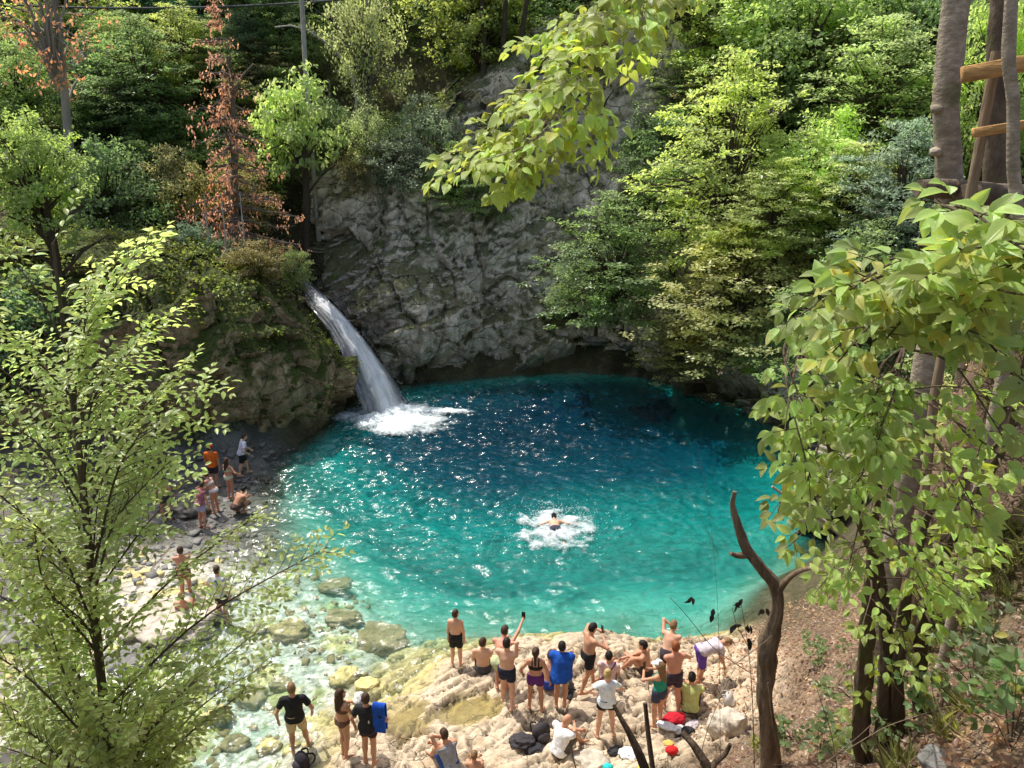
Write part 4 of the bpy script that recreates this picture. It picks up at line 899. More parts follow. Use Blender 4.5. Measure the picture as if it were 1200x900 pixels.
# dead snag
def snag():
    b0 = G(906, 905); Y0 = b0[1]; root = tag(empty('dead_snag', b0), 'bare dead snag with a broken tip standing in front of the turquoise water', 'dead tree')
    m = m_bark('bark_snag', (.34, .25, .165), (.075, .05, .032), 16., 0, (1, 1, .16)); w = Buf()
    P = smooth_path([b0-[0, 0, .15]]+[at(*q, Y0) for q in ((903, 880), (896, 820), (900, 760), (912, 705), (908, 685), (888, 660), (872, 640), (862, 608), (858, 590), (861, 576))], 110)-b0
    w.tube(P, [.13, .105, .085, .085, .105, .08, .062, .052, .042, .018], 26, 0, rough=.55)
    w.link('trunk', root, m)
    w = Buf(); Q = smooth_path([at(908, 698, Y0), at(924, 676, Y0-.1), at(950, 662, Y0-.25), at(985, 680, Y0-.4), at(1010, 682, Y0-.5)], 14)-b0; w.tube(Q, [.045, .026, .02, .010], 12, 0, rough=.4); w.link('limb', root, m)
    w = Buf(); Q = smooth_path([at(875, 650, Y0), at(862, 652, Y0-.05), at(856, 648, Y0-.1)], 6)-b0; w.tube(Q, [.04, .022], 6, 0, rough=.3); w.link('broken_stub', root, m)
    pm = m_bark('bleached_wood', (.62, .50, .38), (.40, .30, .21), 8., 0)
    w = Buf(); Q = smooth_path([at(905, 570, Y0-.6), at(925, 588, Y0-.6), at(958, 602, Y0-.7), at(1000, 640, Y0-.7), at(1030, 700, Y0-.2)], 14); c = Q[-1].copy(); w.tube(Q-c, [.012, .020, .026, .03], 7, 0, rough=.25)
    o = w.link('pale_branch', None, pm); o.location = c; tag(o, 'pale barkless branch poking out of the big-leaved shrub over the water', 'branch')
snag()
# stakes and bare twigs at the bottom centre
def stick(name, label, pts, rad, cat='branch', mat=None, rough=.3, Y=None, ground=True):
    P = [at(*q) for q in pts]
    if ground:
        e = P[0].copy(); P = [np.array([e[0]+.05, e[1]-.25, float(height(np.array([e[0]+.05]), np.array([e[1]-.25]))[0])-.1])]+P
    P = smooth_path(P, 60); c = P[0].copy(); w = Buf(); w.tube(P-c, rad, 18, 0, rough=rough); o = w.link(name, None, mat or M_stick); o.location = c; return tag(o, label, cat)
M_stick = m_bark('bark_stake', (.13, .09, .06), (.05, .035, .025), 9., 0, (1, 1, .3))
stick('dead_branch', 'thick dark broken stem leaning at the bottom centre in front of the ledge', [(768, 935, 6.3), (752, 890, 6.4), (735, 855, 6.5), (719, 826, 6.6)], [.07, .062, .05, .042, .014], rough=.5)
stick('dead_branch', 'thin dark upright stem right of the thick leaning one', [(770, 935, 6.2), (765, 900, 6.3), (760, 865, 6.4), (756, 824, 6.5)], [.035, .022])
stick('dead_branch', 'dark forked root-like stem at the bottom left of the snag', [(840, 925, 6.2), (826, 893, 6.3), (812, 872, 6.4), (799, 858, 6.5)], [.075, .06, .03])
stick('dead_branch', 'short side fork curling up beside the snag base', [(826, 915, 6.2), (838, 893, 6.3), (850, 884, 6.3), (856, 872, 6.3)], [.07, .045, .02])
stick('dry_twig', 'grey twig rising in front of the seated man in white', [(683, 930, 6.2), (672, 890, 6.4), (668, 868, 6.5)], [.014, .006])
M_tw = m_bark('twig', (.34, .27, .19), (.17, .13, .09), 8.)
def twigs(label, lines, r, leavesxy=(), name='bare_shrub'):
    P0 = at(*lines[0][0]); g = np.array([P0[0], P0[1], float(height(np.array([P0[0]]), np.array([P0[1]]))[0])]); root = tag(empty(name, g), label, 'shrub'); w = Buf()
    for k, l in enumerate(lines):
        P = [at(*q) for q in l]
        if k == 0: P = [g-[0, 0, .05]]+P
        w.tube(smooth_path(P, 14)-g, [r*(1 if k == 0 else .6), r*.3], 5)
    w.link('stem', root, M_tw)
    if leavesxy:
        ls = Leafset()
        for q in leavesxy:
            for _ in range(3): ls.add(at(*q)-g+rng.normal(size=3)*.012, norm(rng.normal(size=3)*.4+[0, 0, -1]), rng.normal(size=3)+[0, -1.5, 0], .075, .3)
        ls.link('withered_leaves', root, T_LEAF, .5, (.018, .016, .012), LEAF)
twigs('bare twig with withered black leaves hanging in front of the water', [[(885, 930, 5.6), (882, 820, 5.5), (878, 760, 5.4), (868, 705, 5.3)], [(882, 790, 5.45), (862, 778, 5.3), (835, 760, 5.2), (800, 715, 5.0), (785, 700, 4.9)], [(862, 778, 5.3), (880, 765, 5.3), (905, 745, 5.2)], [(878, 760, 5.4), (862, 730, 5.3), (858, 712, 5.3)]], .007,
      [(810, 700, 5.0), (835, 716, 5.1), (861, 731, 5.3), (861, 709, 5.3), (869, 704, 5.3), (878, 732, 5.35), (880, 752, 5.4), (895, 714, 5.3)])
twigs('thin leaning twig crossing in front of the white bag by the snag', [[(818, 930, 5.8), (822, 870, 5.7), (845, 815, 5.6), (862, 780, 5.5)], [(845, 815, 5.6), (832, 790, 5.5)]], .006)
twigs('long dry grass stalk standing up before the right side of the pool', [[(845, 930, 5.4), (842, 700, 5.1), (828, 560, 4.9), (816, 515, 4.8)], [(842, 650, 5.05), (800, 560, 4.9), (765, 543, 4.8)]], .0028, name='dry_grass_plant')
twigs('tangle of dry brown twigs at the foot of the dark shrub stems', [[(985, 930, 5.2), (975, 860, 5.1), (955, 800, 5.0)], [(990, 880, 5.1), (1040, 850, 5.0), (1110, 828, 5.0)], [(960, 900, 5.1), (1010, 860, 5.0), (1030, 840, 5.0)], [(1060, 900, 5.1), (1120, 840, 5.0), (1165, 800, 4.9)], [(900, 800, 5.6), (905, 850, 5.5), (915, 890, 5.5)], [(1090, 905, 5.0), (1080, 840, 5.0), (1045, 800, 5.0)]], .007)

# tall trunk with an overhanging limb, second trunk, timber railing
def right_trunks():
    def trunk_tree(pxs, Y, rad, label, bark, name='bare_trunk_tree'):
        P = [at(px, py, Y) for px, py in pxs]; e = P[0]; g = float(height(np.array([e[0]]), np.array([e[1]]))[0])
        b0 = np.array([e[0], e[1], min(g, e[2]-.2)]); root = tag(empty(name, b0), label, 'tree'); w = Buf()
        d = norm(P[-1]-P[-2]); P = [b0-[0, 0, .1]]+P+[P[-1]+d*3+[0, 0, 1.5]]
        w.tube(smooth_path(P, 160)-b0, rad, 26, rough=.16); return root, w, b0, P[-1]
    root, w, b0, top = trunk_tree([(1108, 300), (1113, 255), (1112, 200), (1108, 130), (1116, 40), (1124, -40)], 8.4, [.145, .14, .128, .12, .10], 'thick mottled bare trunk with knots at the top right, left of the timber rails', 'grey')
    tb = m_bark('bark_mottled', (.52, .44, .34), (.17, .13, .085), 5., .3, (.7, .7, 1.3))
    for (py, dx) in ((128, -12), (178, -13)):
        c = at(1110+dx, py, 8.35)-b0; w.ball(c, (.07, .06, .05), 6, noise=.5, seed=py)
    w.link('trunk', root, tb)
    # limb reaching over the pool with its leaf sprays
    w = Buf(); ls = Leafset(); S = [np.array([top[0], top[1], top[2]-.6])-b0, np.array([4.2, 7.6, 13.6])-b0, at(900, -170, 5.6)-b0, at(770, -45, 4.8)-b0, at(735, 15, 4.6)-b0, at(690, 85, 4.5)-b0, at(652, 140, 4.45)-b0, at(612, 158, 4.4)-b0]
    P = smooth_path(S, 40); w.tube(P, [.06, .04, .026, .018, .012, .007, .004], 6)
    for (px, py, Y, fx, fy, fY) in [(518,205,4.6,640,142,4.45),(560,190,4.2,650,140,4.45),(520,180,4.9,655,135,4.45),(585,215,4.7,640,142,4.45),(560,150,4.6,670,112,4.5),(610,105,4.6,690,85,4.5),(600,130,4.2,672,110,4.5),(640,70,4.5,715,45,4.55),(655,100,4.2,700,70,4.5),(625,180,4.4,662,130,4.5),(590,205,4.4,640,142,4.45),(690,150,4.4,690,90,4.5),(695,175,4.5,690,90,4.5),(615,50,4.8,735,15,4.6),(660,30,4.6,745,-5,4.65),(700,20,4.3,760,-30,4.7),(745,40,4.5,765,-35,4.7),(790,-5,4.6,790,-60,4.9),(825,-20,4.8,830,-100,5.1),(575,175,4.5,640,142,4.45),(640,150,4.1,690,85,4.5),(675,60,4.3,720,40,4.55),(720,-20,4.4,770,-45,4.8),(690,-30,4.7,770,-45,4.8),(735,70,4.8,730,22,4.6),(755,20,4.3,760,-35,4.7)]:
        bough(ls, w, at(fx, fy, fY)-b0, at(px, py, Y)-b0, .006, .072, .26, 9, sag=-.02, up=(0, -.45, 1), tone=.5+.2*rng.normal(), droop=.4, wob=.4, start=.2)
    for k in range(10):
        c = P[6+k]; sprig(ls, w, c, norm(rng.normal(size=3)-[0, 0, .3]), np.array([0, -.4, 1.]), .4, .11, .004)
    w.link('limb', root, tb); ls.link('leaf_spray', root, T_BIG, .70, (.39, .53, .085), LEAFB)
    db = m_bark('bark_brown', (.20, .155, .11), (.085, .062, .042), 5., .2, (1, 1, .5))
    root, w, b0, _ = trunk_tree([(1166, 270), (1166, 200), (1168, 120), (1172, 40), (1178, -40)], 9.4, [.135, .125, .12, .11], 'dark brown trunk behind the timber post at the top right', 'dark'); w.link('trunk', root, db)
    root, w, b0, _ = trunk_tree([(1204, 300), (1192, 250), (1187, 190), (1188, 110), (1181, 80), (1185, 0), (1188, -40)], 6.6, [.055, .05, .045, .04], 'slender crooked grey sapling at the right edge in front of the rails', 'grey', 'sapling'); w.link('trunk', root, tb)
    # railing
    tm = m_bark('sawn_timber', (.62, .36, .14), (.42, .23, .085), 5., 0, (.12, 1, 1)); og = m_bark('weathered_post', (.36, .27, .17), (.20, .145, .09), 6., 0, (1, 1, .15))
    c = at(1168, 230, 7.8); g = float(height(np.array([c[0]]), np.array([c[1]]))[0]); b0 = np.array([c[0], c[1], g])
    root = tag(empty('timber_railing', b0), 'new yellow timber railing with two rails on a weathered post at the top right edge', 'railing')
    w = Buf(); t0 = at(1168, 60, 7.8); w.tube([np.array([0, 0, -.1]), (t0-b0)*[1, 1, .5], t0-b0], [.055, .05, .05], 8, rough=.15); w.link('post', root, og)
    for (y0, y1, hh, x0) in ((88, 66, .145, 1127), (156, 140, .085, 1140)):
        p, q = at(x0, y0, 7.6), at(1300, y1-10, 7.3); d = q-p; L = np.linalg.norm(d); d /= L; sd = norm(np.cross(d, [0, 0, 1.])); M = np.stack([d, -sd, np.cross(-sd, d)*-1], 1)
        if np.linalg.det(M) < 0: M[:, 2] *= -1
        w = Buf(); w.box((p+q)/2-b0, (L, .10, hh), M=M); w.link('rail', root, tm)
    for (x0, x1, y, r, lab) in ((1078, 1160, 222, .095, 'dark weathered log lying across the foot of the bare trunk'), (1128, 1230, 230, .12, 'thick grey log behind the dark log at the right edge')):
        p, q = at(x0, y, 8.0), at(x1, y+3, 8.3); w = Buf(); w.tube(smooth_path([p, (p+q)/2+[0, 0, .02], q], 10)-p, [r, r*1.05, r], 12, rough=.2); o = w.link('log', None, db); o.location = p; tag(o, lab, 'log')
right_trunks()

# overhead cable, white-barked leaning stem
w = Buf(); p, q = at(100, 6, 37), at(420, -2, 37); p[2] -= .1
u = np.linspace(-.25, 1.3, 20)[:, None]; w.tube(p+(q-p)*u-[0, 0, 1]*(.6*u*(1-u)), .045, 5); tag(w.link('cable', None, m_cloth('cable', (.10, .10, .10))), 'thin dark cable strung across the top left among the trees', 'cable')
def stem_tree(pts, rad, label, mat, name='bare_tree'):
    P = [at(*q) for q in pts]; e = P[0]; g = np.array([e[0], e[1], min(float(height(np.array([e[0]]), np.array([e[1]]))[0]), e[2])]); w = Buf(); w.tube(smooth_path([g-[0, 0, .1]]+P, 16)-g, rad, 7, rough=.15); o = w.link(name, None, mat); o.location = g; tag(o, label, 'tree')
PB = m_bark('bark_birch', (.62, .58, .50), (.30, .27, .22), 5.)
stem_tree([(357, 66, 36), (355, 20, 36), (352, -40, 36)], [.12, .11, .10], 'straight grey trunk at the top, behind the bright lime tree', PB)
stem_tree([(415, 75, 37), (395, 62, 37), (370, 38, 36.5), (340, 22, 36), (322, 32, 36)], [.07, .06, .045, .035], 'thin white bent stem beside the straight grey trunk', PB)
for (x, lab) in ((566, 'left'), (588, 'middle'), (608, 'right')):
    stem_tree([(x, 100, 37.5), (x+2, 50, 37.5), (x+6+(x-588)*.4, -30, 37.5)], [.17, .14, .11], f'{lab} one of three dark stems above the cliff at the top centre', BARK['dark'])
for k, (x, lab) in enumerate(((284, 'left'), (262, 'middle'), (242, 'right'))):
    lab = ('right', 'middle', 'left')[k]
    stem_tree([(x-2, 345, 27.8), (x+4, 300, 27.9), (x-3, 225, 28.0)], [.045, .035, .012], f'{lab} one of three thin bare stems on top of the left outcrop', PB)

# leaf litter, dry grass and ferns on the right slope
def litter():
    n = 46000; X = rng.uniform(.2, 9, n); Y = rng.uniform(3.4, 15, n); led, _ = masks(X, Y); m = (rng.random(n) > led*np.clip(1.25-.22*(X-1.5), .2, 1.1)) & (X > 1+.0*Y) & (rng.random(n) < np.clip(1.3-(Y-4)/14, .25, 1)); X, Y = X[m], Y[m]; H = height(X, Y)
    m = H > .25; C = np.stack([X, Y, H+.015+.03*rng.random(len(X))], 1)[m]; n = len(C)
    V, L, T, A, _ = leaves(C, rand_dirs(n)*[1, 1, .35], rand_dirs(n)*.6+[0, 0, 1], rng.uniform(.04, .10, n), rng.uniform(.025, .055, n), T_LEAF, rng.random(n))
    me = np_mesh('leaf_litter', V, L, T, True, fattr={'var': A}); o = link('leaf_litter', me, None, LEAF); o.color = (.36, .255, .16, 1); tag(o, 'dry brown leaves littering the right slope', kind='stuff')
    n = 10000; X = rng.uniform(.6, 9, n); Y = rng.uniform(3.4, 14.5, n); led, _ = masks(X, Y); m = (rng.random(n) > led*1.3); X, Y = X[m], Y[m]; b = Buf(); H = height(X, Y)
    for x, y, h in zip(X, Y, H):
        if h < .3: continue
        a = rng.normal(-.35, .7); l = rng.uniform(.08, .38); d = np.array([math.cos(a), math.sin(a), rng.uniform(-.1, .25)])*l; c = np.array([x, y, h+.025+.02*rng.random()]); b.tube([c-d/2, c+d/2], [.004, .002], 3, var=rng.random(), cap=False)
    tag(b.link('fallen_twigs', None, M_tw), 'dry fallen twigs on the right slope', kind='stuff')
    b = []; P = []
    for (px, py, r, k) in [(1160, 690, .5, 16), (1180, 640, .45, 14), (1130, 660, .4, 8), (1190, 600, .4, 10), (1120, 590, .5, 8), (1100, 880, .4, 6)]:
        g = G(px, py)
        for _ in range(k):
            c = g[:2]+rng.normal(size=2)*r*.6; P.append([c[0], c[1], float(height(c[:1], c[1:])[0])])
    P = np.array(P); per = 46; C = np.repeat(P, per, 0)+rng.normal(size=(len(P)*per, 3))*[.05, .05, 0]; D = norm(rng.normal(size=C.shape)*[.6, .6, .2]+[0, 0, .85])
    V, L, T, A, _ = leaves(C, D, rng.normal(size=C.shape)+[0, -1, .3], rng.uniform(.12, .34, len(C)), .008, T_BIG, None)
    o = link('dry_grass', np_mesh('dry_grass', V, L, T, True, fattr={'var': A}), None, LEAF); o.color = (.20, .22, .07, 1); tag(o, 'tufts of half dry grass on the right slope', kind='stuff')
litter()
# ------------------------------------------------------------------ people
PSC = .84
def cone(P, a, b, ra, rb):
    ba = b-a; t = np.clip(((P-a) @ ba)/(ba @ ba+1e-9), 0, 1); return np.linalg.norm(P-a-t[..., None]*ba, axis=-1)-(ra+(rb-ra)*t)
def ellip(P, c, r, M=None):
    q = P-c
    if M is not None: q = q @ M
    k0 = np.linalg.norm(q/r, axis=-1); k1 = np.linalg.norm(q/(np.asarray(r)**2), axis=-1); return k0*(k0-1)/(k1+1e-9)
def smin(a, b, k): h = np.clip(.5+.5*(b-a)/k, 0, 1); return b*(1-h)+a*h-k*h*(1-h)
def surface_nets(v, o, h):
    s = v < 0; nx, ny, nz = [q-1 for q in v.shape]; acc = np.zeros((nx, ny, nz, 3)); cnt = np.zeros((nx, ny, nz))
    sl = lambda A, c: A[c[0]:c[0]+nx, c[1]:c[1]+ny, c[2]:c[2]+nz]
    cor = [(i, j, k) for i in (0, 1) for j in (0, 1) for k in (0, 1)]
    for a in cor:
        for ax in range(3):
            if a[ax]: continue
            b = list(a); b[ax] = 1; va, vb = sl(v, a), sl(v, b); m = sl(s, a) != sl(s, b); t = np.where(m, va/(va-vb+1e-12), 0)
            for q in range(3): acc[..., q] += m*(a[q]+(t if q == ax else 0))
            cnt += m
    mask = cnt > 0; idx = np.full(mask.shape, -1); idx[mask] = np.arange(mask.sum())
    V = (np.argwhere(mask)+acc[mask]/cnt[mask][:, None])*h+o
    Fs = []
    for ax in range(3):
        u, w = (ax+1) % 3, (ax+2) % 3
        m = np.moveaxis(s, (ax, u, w), (0, 1, 2)); I = np.moveaxis(idx, (ax, u, w), (0, 1, 2))
        a, b = m[:-1, 1:-1, 1:-1], m[1:, 1:-1, 1:-1]; e = np.argwhere(a != b); f = a[tuple(e.T)]; i, j, k = e[:, 0], e[:, 1]+1, e[:, 2]+1
        q = np.stack([I[i, j-1, k-1], I[i, j, k-1], I[i, j, k], I[i, j-1, k]], 1); q[~f] = q[~f][:, ::-1]; Fs.append(q)
    F = np.concatenate(Fs); return V, F[(F >= 0).all(1)]
def ik(a, t, l1, l2, hint):
    a, t = np.asarray(a, float), np.asarray(t, float); d = t-a; L = np.linalg.norm(d); Lc = min(max(L, abs(l1-l2)+.02), (l1+l2)*.995); d /= L+1e-9
    x = (l1*l1-l2*l2+Lc*Lc)/(2*Lc); y = math.sqrt(max(l1*l1-x*x, 0)); h = np.asarray(hint, float); h = h-d*(h @ d); h /= np.linalg.norm(h)+1e-9
    return a+d*x+h*y, a+d*Lc
SKIN = {k: m_skin('skin_'+k, c) for k, c in dict(fair=(.66, .40, .27), tan=(.52, .28, .17), red=(.58, .29, .19), dark=(.40, .21, .125)).items()}
M_EYE = NT('eye'); M_EYE = M_EYE.done(M_EYE.principled((.03, .02, .015), .3)); M_LIP = NT('lips'); M_LIP = M_LIP.done(M_LIP.principled((.42, .16, .13), .5))
HAIR = {k: m_cloth('hair_'+k, c, .6, 90.) for k, c in dict(black=(.016, .013, .011), brown=(.060, .034, .019), light=(.22, .13, .06), blonde=(.50, .36, .15), red=(.26, .085, .03), grey=(.38, .36, .33)).items()}
def person(label, pos, face, H=1.75, pel=None, lean=0, side=0, turn=0, feet=None, knee=None, hands=None, elbow=None, look=(0, 0), sex='m', skin='tan', hair=('short', 'brown'), wear=(), h=.0165, bulk=1.0, dz=0.):
    """face: heading in degrees, 0 looks away from the camera over the pool, positive to the left"""
    H *= PSC; dz *= PSC; k = H/1.75; A = lambda q: np.asarray(q, float)*k
    pelv = A(pel if pel is not None else (0, 0, .93)); ln, sd, tn = R(lean), R(side), R(turn)
    up = norm(np.array([math.sin(sd), math.sin(ln)*math.cos(sd), math.cos(ln)*math.cos(sd)])); rt = np.array([math.cos(tn), math.sin(tn), 0]); rt = norm(rt-up*(rt @ up)); fw = np.cross(up, rt)
    f = sex == 'f'; sw, hw = (.155, .085) if f else (.185, .078); sw *= bulk; hw *= .5+.5*bulk
    prt = np.array([1., 0, 0]); hip = {s: pelv+prt*s*hw*k for s in (-1, 1)}; che = pelv+up*.30*k+fw*.01*k; nb = pelv+up*.475*k; sh = {s: pelv+up*.43*k+rt*s*sw*k for s in (-1, 1)}
    fx = feet or [(-.11, 0, .0), (.11, .0, .0)]; kn = knee or [(-.1, 1, 0), (.1, 1, 0)]; hd = hands or ['hang', 'hang']; el = elbow or [(-.6, -.6, 0), (.6, -.6, 0)]
    KN, AN, TO, ELB, WR = {}, {}, {}, {}, {}
    for s, i in ((-1, 0), (1, 1)):
        t = A(fx[i])+[0, 0, .075*k]; KN[s], AN[s] = ik(hip[s], t, .43*k, .43*k, kn[i])
        d = norm(np.array([s*.25, 1., 0])); 
        if np.linalg.norm(AN[s]-t) > .12: sd_ = norm(AN[s]-KN[s]); d = norm(np.array([0, .9, -.2])+sd_*.35)
        TO[s] = AN[s]+d*.165*k-[0, 0, .045*k]
        q = hd[i]
        if isinstance(q, str):
            q = {'hang': sh[s]/k+[s*.06, .05, -.55], 'hip': pelv/k+[s*.16, .02, .10], 'phone': sh[s]/k+fw*.36-rt*s*.16+up*.10, 'face': nb/k+fw*.17+rt*s*.05+up*.10, 'cross': che/k+fw*.17-rt*s*.10+up*.02, 'knees': pelv/k+np.array([-s*.06, .50, .22]), 'high': sh[s]/k+fw*.25+up*.42, 'lap': pelv/k+np.array([s*.06, .28, .12])}[q]
        ELB[s], WR[s] = ik(sh[s], A(q), .29*k, .26*k, el[i])
    hy, hp = R(look[0]), R(look[1]); hf = norm(fw*math.cos(hp)*math.cos(hy)-rt*math.sin(hy)*math.cos(hp)+up*math.sin(hp)); hu0 = norm(up*.6+np.array([0, 0, .4])); hr = norm(np.cross(hf, hu0)); hu = np.cross(hr, hf)
    hc = nb+up*.075*k+hu*.105*k+hf*.02*k; MH = np.stack([hr, hf, hu], 1)
    J = np.array([pelv, nb, hc+hu*.13*k]+[x[s] for x in (KN, AN, TO, ELB, WR, sh, hip) for s in (-1, 1)]); mg = (.34 if any(g[0] == 'towel' for g in wear) else .20)*k
    lo = J.min(0)-mg; hi = J.max(0)+mg; h = h*k
    ax = [np.arange(lo[q], hi[q]+h, h) for q in range(3)]; G3 = np.stack(np.meshgrid(*ax, indexing='ij'), -1)
    W = bulk
    # trunk
    T = smin(cone(G3, hip[-1]+up*.02*k, hip[1]+up*.02*k, .098*k*W**.5, .098*k*W**.5), cone(G3, pelv+up*.10*k, che, (.098 if f else .112)*k*W, .120*k*W), .07*k)
    for s in (-1, 1):
        T = smin(T, cone(G3, pelv+up*.12*k+rt*s*.055*k*W, che+rt*s*.075*k*W+up*.04*k, .082*k, .092*k), .05*k)
        T = smin(T, cone(G3, pelv+prt*s*.055*k-fw*.05*k-up*.03*k, pelv+prt*s*.06*k-fw*.045*k+up*.02*k, .082*k, .07*k), .05*k)
    T = smin(T, cone(G3, sh[-1]-rt*-.03*k, sh[1]-rt*.03*k, .058*k, .058*k), .07*k)
    if f:
        for s in (-1, 1): T = smin(T, ellip(G3, che+rt*s*.065*k+fw*.095*k+up*.03*k, np.ones(3)*.055*k), .03*k)
    TT = T.copy()
    B = smin(T, cone(G3, nb-up*.03*k, hc-hu*.05*k-hf*.015*k, .060*k, .050*k), .035*k)
    B = smin(B, cone(G3, nb-up*.02*k, sh[1], .04*k, .045*k), .03*k); B = smin(B, cone(G3, nb-up*.02*k, sh[-1], .04*k, .045*k), .03*k)
    Hd = ellip(G3, hc, np.array([.074, .094, .112])*k, MH); Hd = smin(Hd, ellip(G3, hc+hf*.035*k-hu*.07*k, np.array([.052, .055, .05])*k, MH), .03*k)
    Hd = smin(Hd, cone(G3, hc+hf*.088*k+hu*.015*k, hc+hf*.108*k-hu*.022*k, .009*k, .016*k), .012*k)
    for s in (-1, 1): Hd = smin(Hd, ellip(G3, hc+hr*s*.078*k-hf*.01*k-hu*.01*k, np.array([.012, .022, .032])*k, MH), .008*k)
    B = smin(B, Hd, .02*k)
    TH, UA = {}, {}
    for s in (-1, 1):
        TH[s] = cone(G3, hip[s], KN[s], .092*k*W**.5, .056*k); UA[s] = cone(G3, sh[s], ELB[s], .050*k*(1 if not f else .86), .038*k*(1 if not f else .9))
        L = smin(TH[s], cone(G3, KN[s], AN[s], .052*k, .036*k), .03*k); cf = KN[s]+(AN[s]-KN[s])*.3; bk = norm(np.cross(AN[s]-KN[s], [1., 0, 0])); bk = bk if bk[1] < 0 or abs(bk[1]) < .3 else -bk
        L = smin(L, ellip(G3, cf+bk*.016*k, np.array([.05, .052, .10])*k), .05*k) if abs((AN[s]-KN[s])[2]) > .25*k else smin(L, cone(G3, KN[s], cf, .055*k, .052*k), .03*k)
        L = smin(L, cone(G3, AN[s]-[0, .0, .025*k]-(TO[s]-AN[s])*.22, TO[s], .036*k, .026*k), .025*k); B = smin(B, L, .035*k)
        a = smin(UA[s], cone(G3, ELB[s], WR[s], .039*k, .026*k), .025*k); fd = norm(WR[s]-ELB[s]); a = smin(a, cone(G3, WR[s], WR[s]+fd*.075*k, .027*k, .033*k), .02*k); B = smin(B, a, .035*k)
    V, F = surface_nets(B, lo, h); b = Buf(); b.add(V, F, 0)
    for s in (-1, 1):                                   # five fingers on each hand
        fd = norm(WR[s]-ELB[s]); n_ = np.cross(fd, up if abs(fd @ up) < .9 else fw); n_ = norm(n_); c_ = norm(np.cross(n_, fd)); sdv = n_ if abs(n_[0]) < abs(c_[0]) else c_; pl = np.cross(fd, sdv); pl = pl*(-1 if pl @ np.array([-s, .5, -.3]) < 0 else 1)
        for q, L in enumerate((.070, .080, .074, .056)):
            r0 = WR[s]+fd*.082*k+sdv*(q-1.5)*.019*k; p1 = r0+(fd+pl*.25+sdv*(q-1.5)*.05)*L*.5*k; p2 = p1+(fd*.75+pl*.7)*L*.5*k; b.tube([r0-fd*.02*k, r0, p1, p2], [.0105*k, .010*k, .009*k, .0065*k], 6, 0)
        r0 = WR[s]+fd*.03*k-sdv*.022*k; p1 = r0+(fd*.6-sdv*.75+pl*.2)*.045*k; p2 = p1+(fd*.9-sdv*.2+pl*.3)*.035*k; b.tube([r0, p1, p2], [.014*k, .011*k, .008*k], 6, 0)
        b.ball(hc+hr*s*.031*k+hf*.083*k+hu*.012*k, .0095*k, 5, 1)
    b.tube([hc-hr*.022*k+hf*.078*k-hu*.055*k, hc+hf*.088*k-hu*.056*k, hc+hr*.022*k+hf*.078*k-hu*.055*k], .006*k, 5, 2)
    ob = b.link('person', None, [SKIN[skin], M_EYE, M_LIP]); ob.location = (pos[0], pos[1], pos[2]+dz); ob.rotation_euler = (0, 0, R(face)); tag(ob, label, 'person')
    def part(name, D, mat, nz=.0):
        if nz:
            m_ = np.abs(D) < .035*k
            if m_.any(): D = D.copy(); D[m_] += nz*fbm(G3[m_]*7/k, 2)
        if (D < 0).sum() < 20: return None
        V, F = surface_nets(D, lo, h); q = Buf(); q.add(V, F, 0); return q.link(name, ob, mat)
    rel = G3-hc; yh, zh, xh = rel @ hf/k, rel @ hu/k, rel @ hr/k
    # hair and hats
    hk, hcol = hair
    if hk != 'bald':
        d = ellip(G3, hc+hu*.012*k-hf*.008*k, np.array([.084, .100, .116])*k, MH); d = np.maximum(d, np.minimum(yh-.032-.35*np.maximum(zh-.02, 0), .052-zh)*k); d = np.maximum(d, (-.075-zh)*k)
        d = np.maximum(d, np.minimum(np.minimum(.035-zh, yh+.02), 1)*k*.8)
        if hk == 'long':
            d = smin(d, cone(G3, hc-hf*.06*k, nb-fw*.095*k-up*.14*k, .075*k, .050*k), .03*k)
            for s in (-1, 1): d = smin(d, cone(G3, hc+hr*s*.06*k-hf*.02*k, nb+rt*s*.07*k-fw*.06*k-up*.05*k, .04*k, .03*k), .02*k)
        if hk == 'tail': d = smin(d, cone(G3, hc-hf*.09*k+hu*.05*k, nb-fw*.10*k-up*.10*k, .038*k, .018*k), .03*k)
        if hk == 'bun': d = smin(d, ellip(G3, hc-hf*.055*k+hu*.115*k, np.ones(3)*.048*k), .015*k)
        part('hair', d-.004*k, HAIR[hcol], .008)
    for g in wear:
        n, col = g[0], g[1]
        if n in ('cap', 'hat'):
            d = ellip(G3, hc+hu*.02*k, np.array([.090, .108, .116])*k, MH); d = np.maximum(d, (.03-zh)*k)
            br = np.maximum(ellip(G3, hc+hf*(.10 if n == 'cap' else 0)*k+hu*.038*k, np.array([.075 if n == 'cap' else .15, .09 if n == 'cap' else .16, .014])*k, MH), (-.02-yh)*k if n == 'cap' else -1.); part(n if n == 'hat' else 'cap', np.minimum(d, br), cloth(col))
            continue
        hp_ = (G3-pelv) @ up/k
        if n == 'shorts':
            d = np.maximum(T-.017*k, (hp_-.10)*k)
            for s in (-1, 1):
                v_ = KN[s]-hip[s]; tpar = ((G3-hip[s]) @ v_)/(v_ @ v_); lg = np.maximum(TH[s]-(.020+.012*np.clip(tpar, 0, 1))*k, (tpar-g[2])*np.linalg.norm(v_)); lg = np.maximum(lg, (-.2-tpar)*.4*k); d = smin(d, lg, .012*k)
            low = np.minimum.reduce([((G3-hip[s]) @ (KN[s]-hip[s]))/((KN[s]-hip[s]) @ (KN[s]-hip[s])) for s in (-1, 1)]); d = np.maximum(d, (low-g[2])*.43*k)
            part('shorts', d, cloth(col), .008)
        elif n == 'brief':
            d = np.maximum(T-.008*k, np.abs(hp_+.005)*k-.085*k)
            for s in (-1, 1): d = np.maximum(d, -(np.linalg.norm(G3-(hip[s]+prt*s*.05*k-up*.13*k+fw*.02*k), axis=-1)-.098*k))
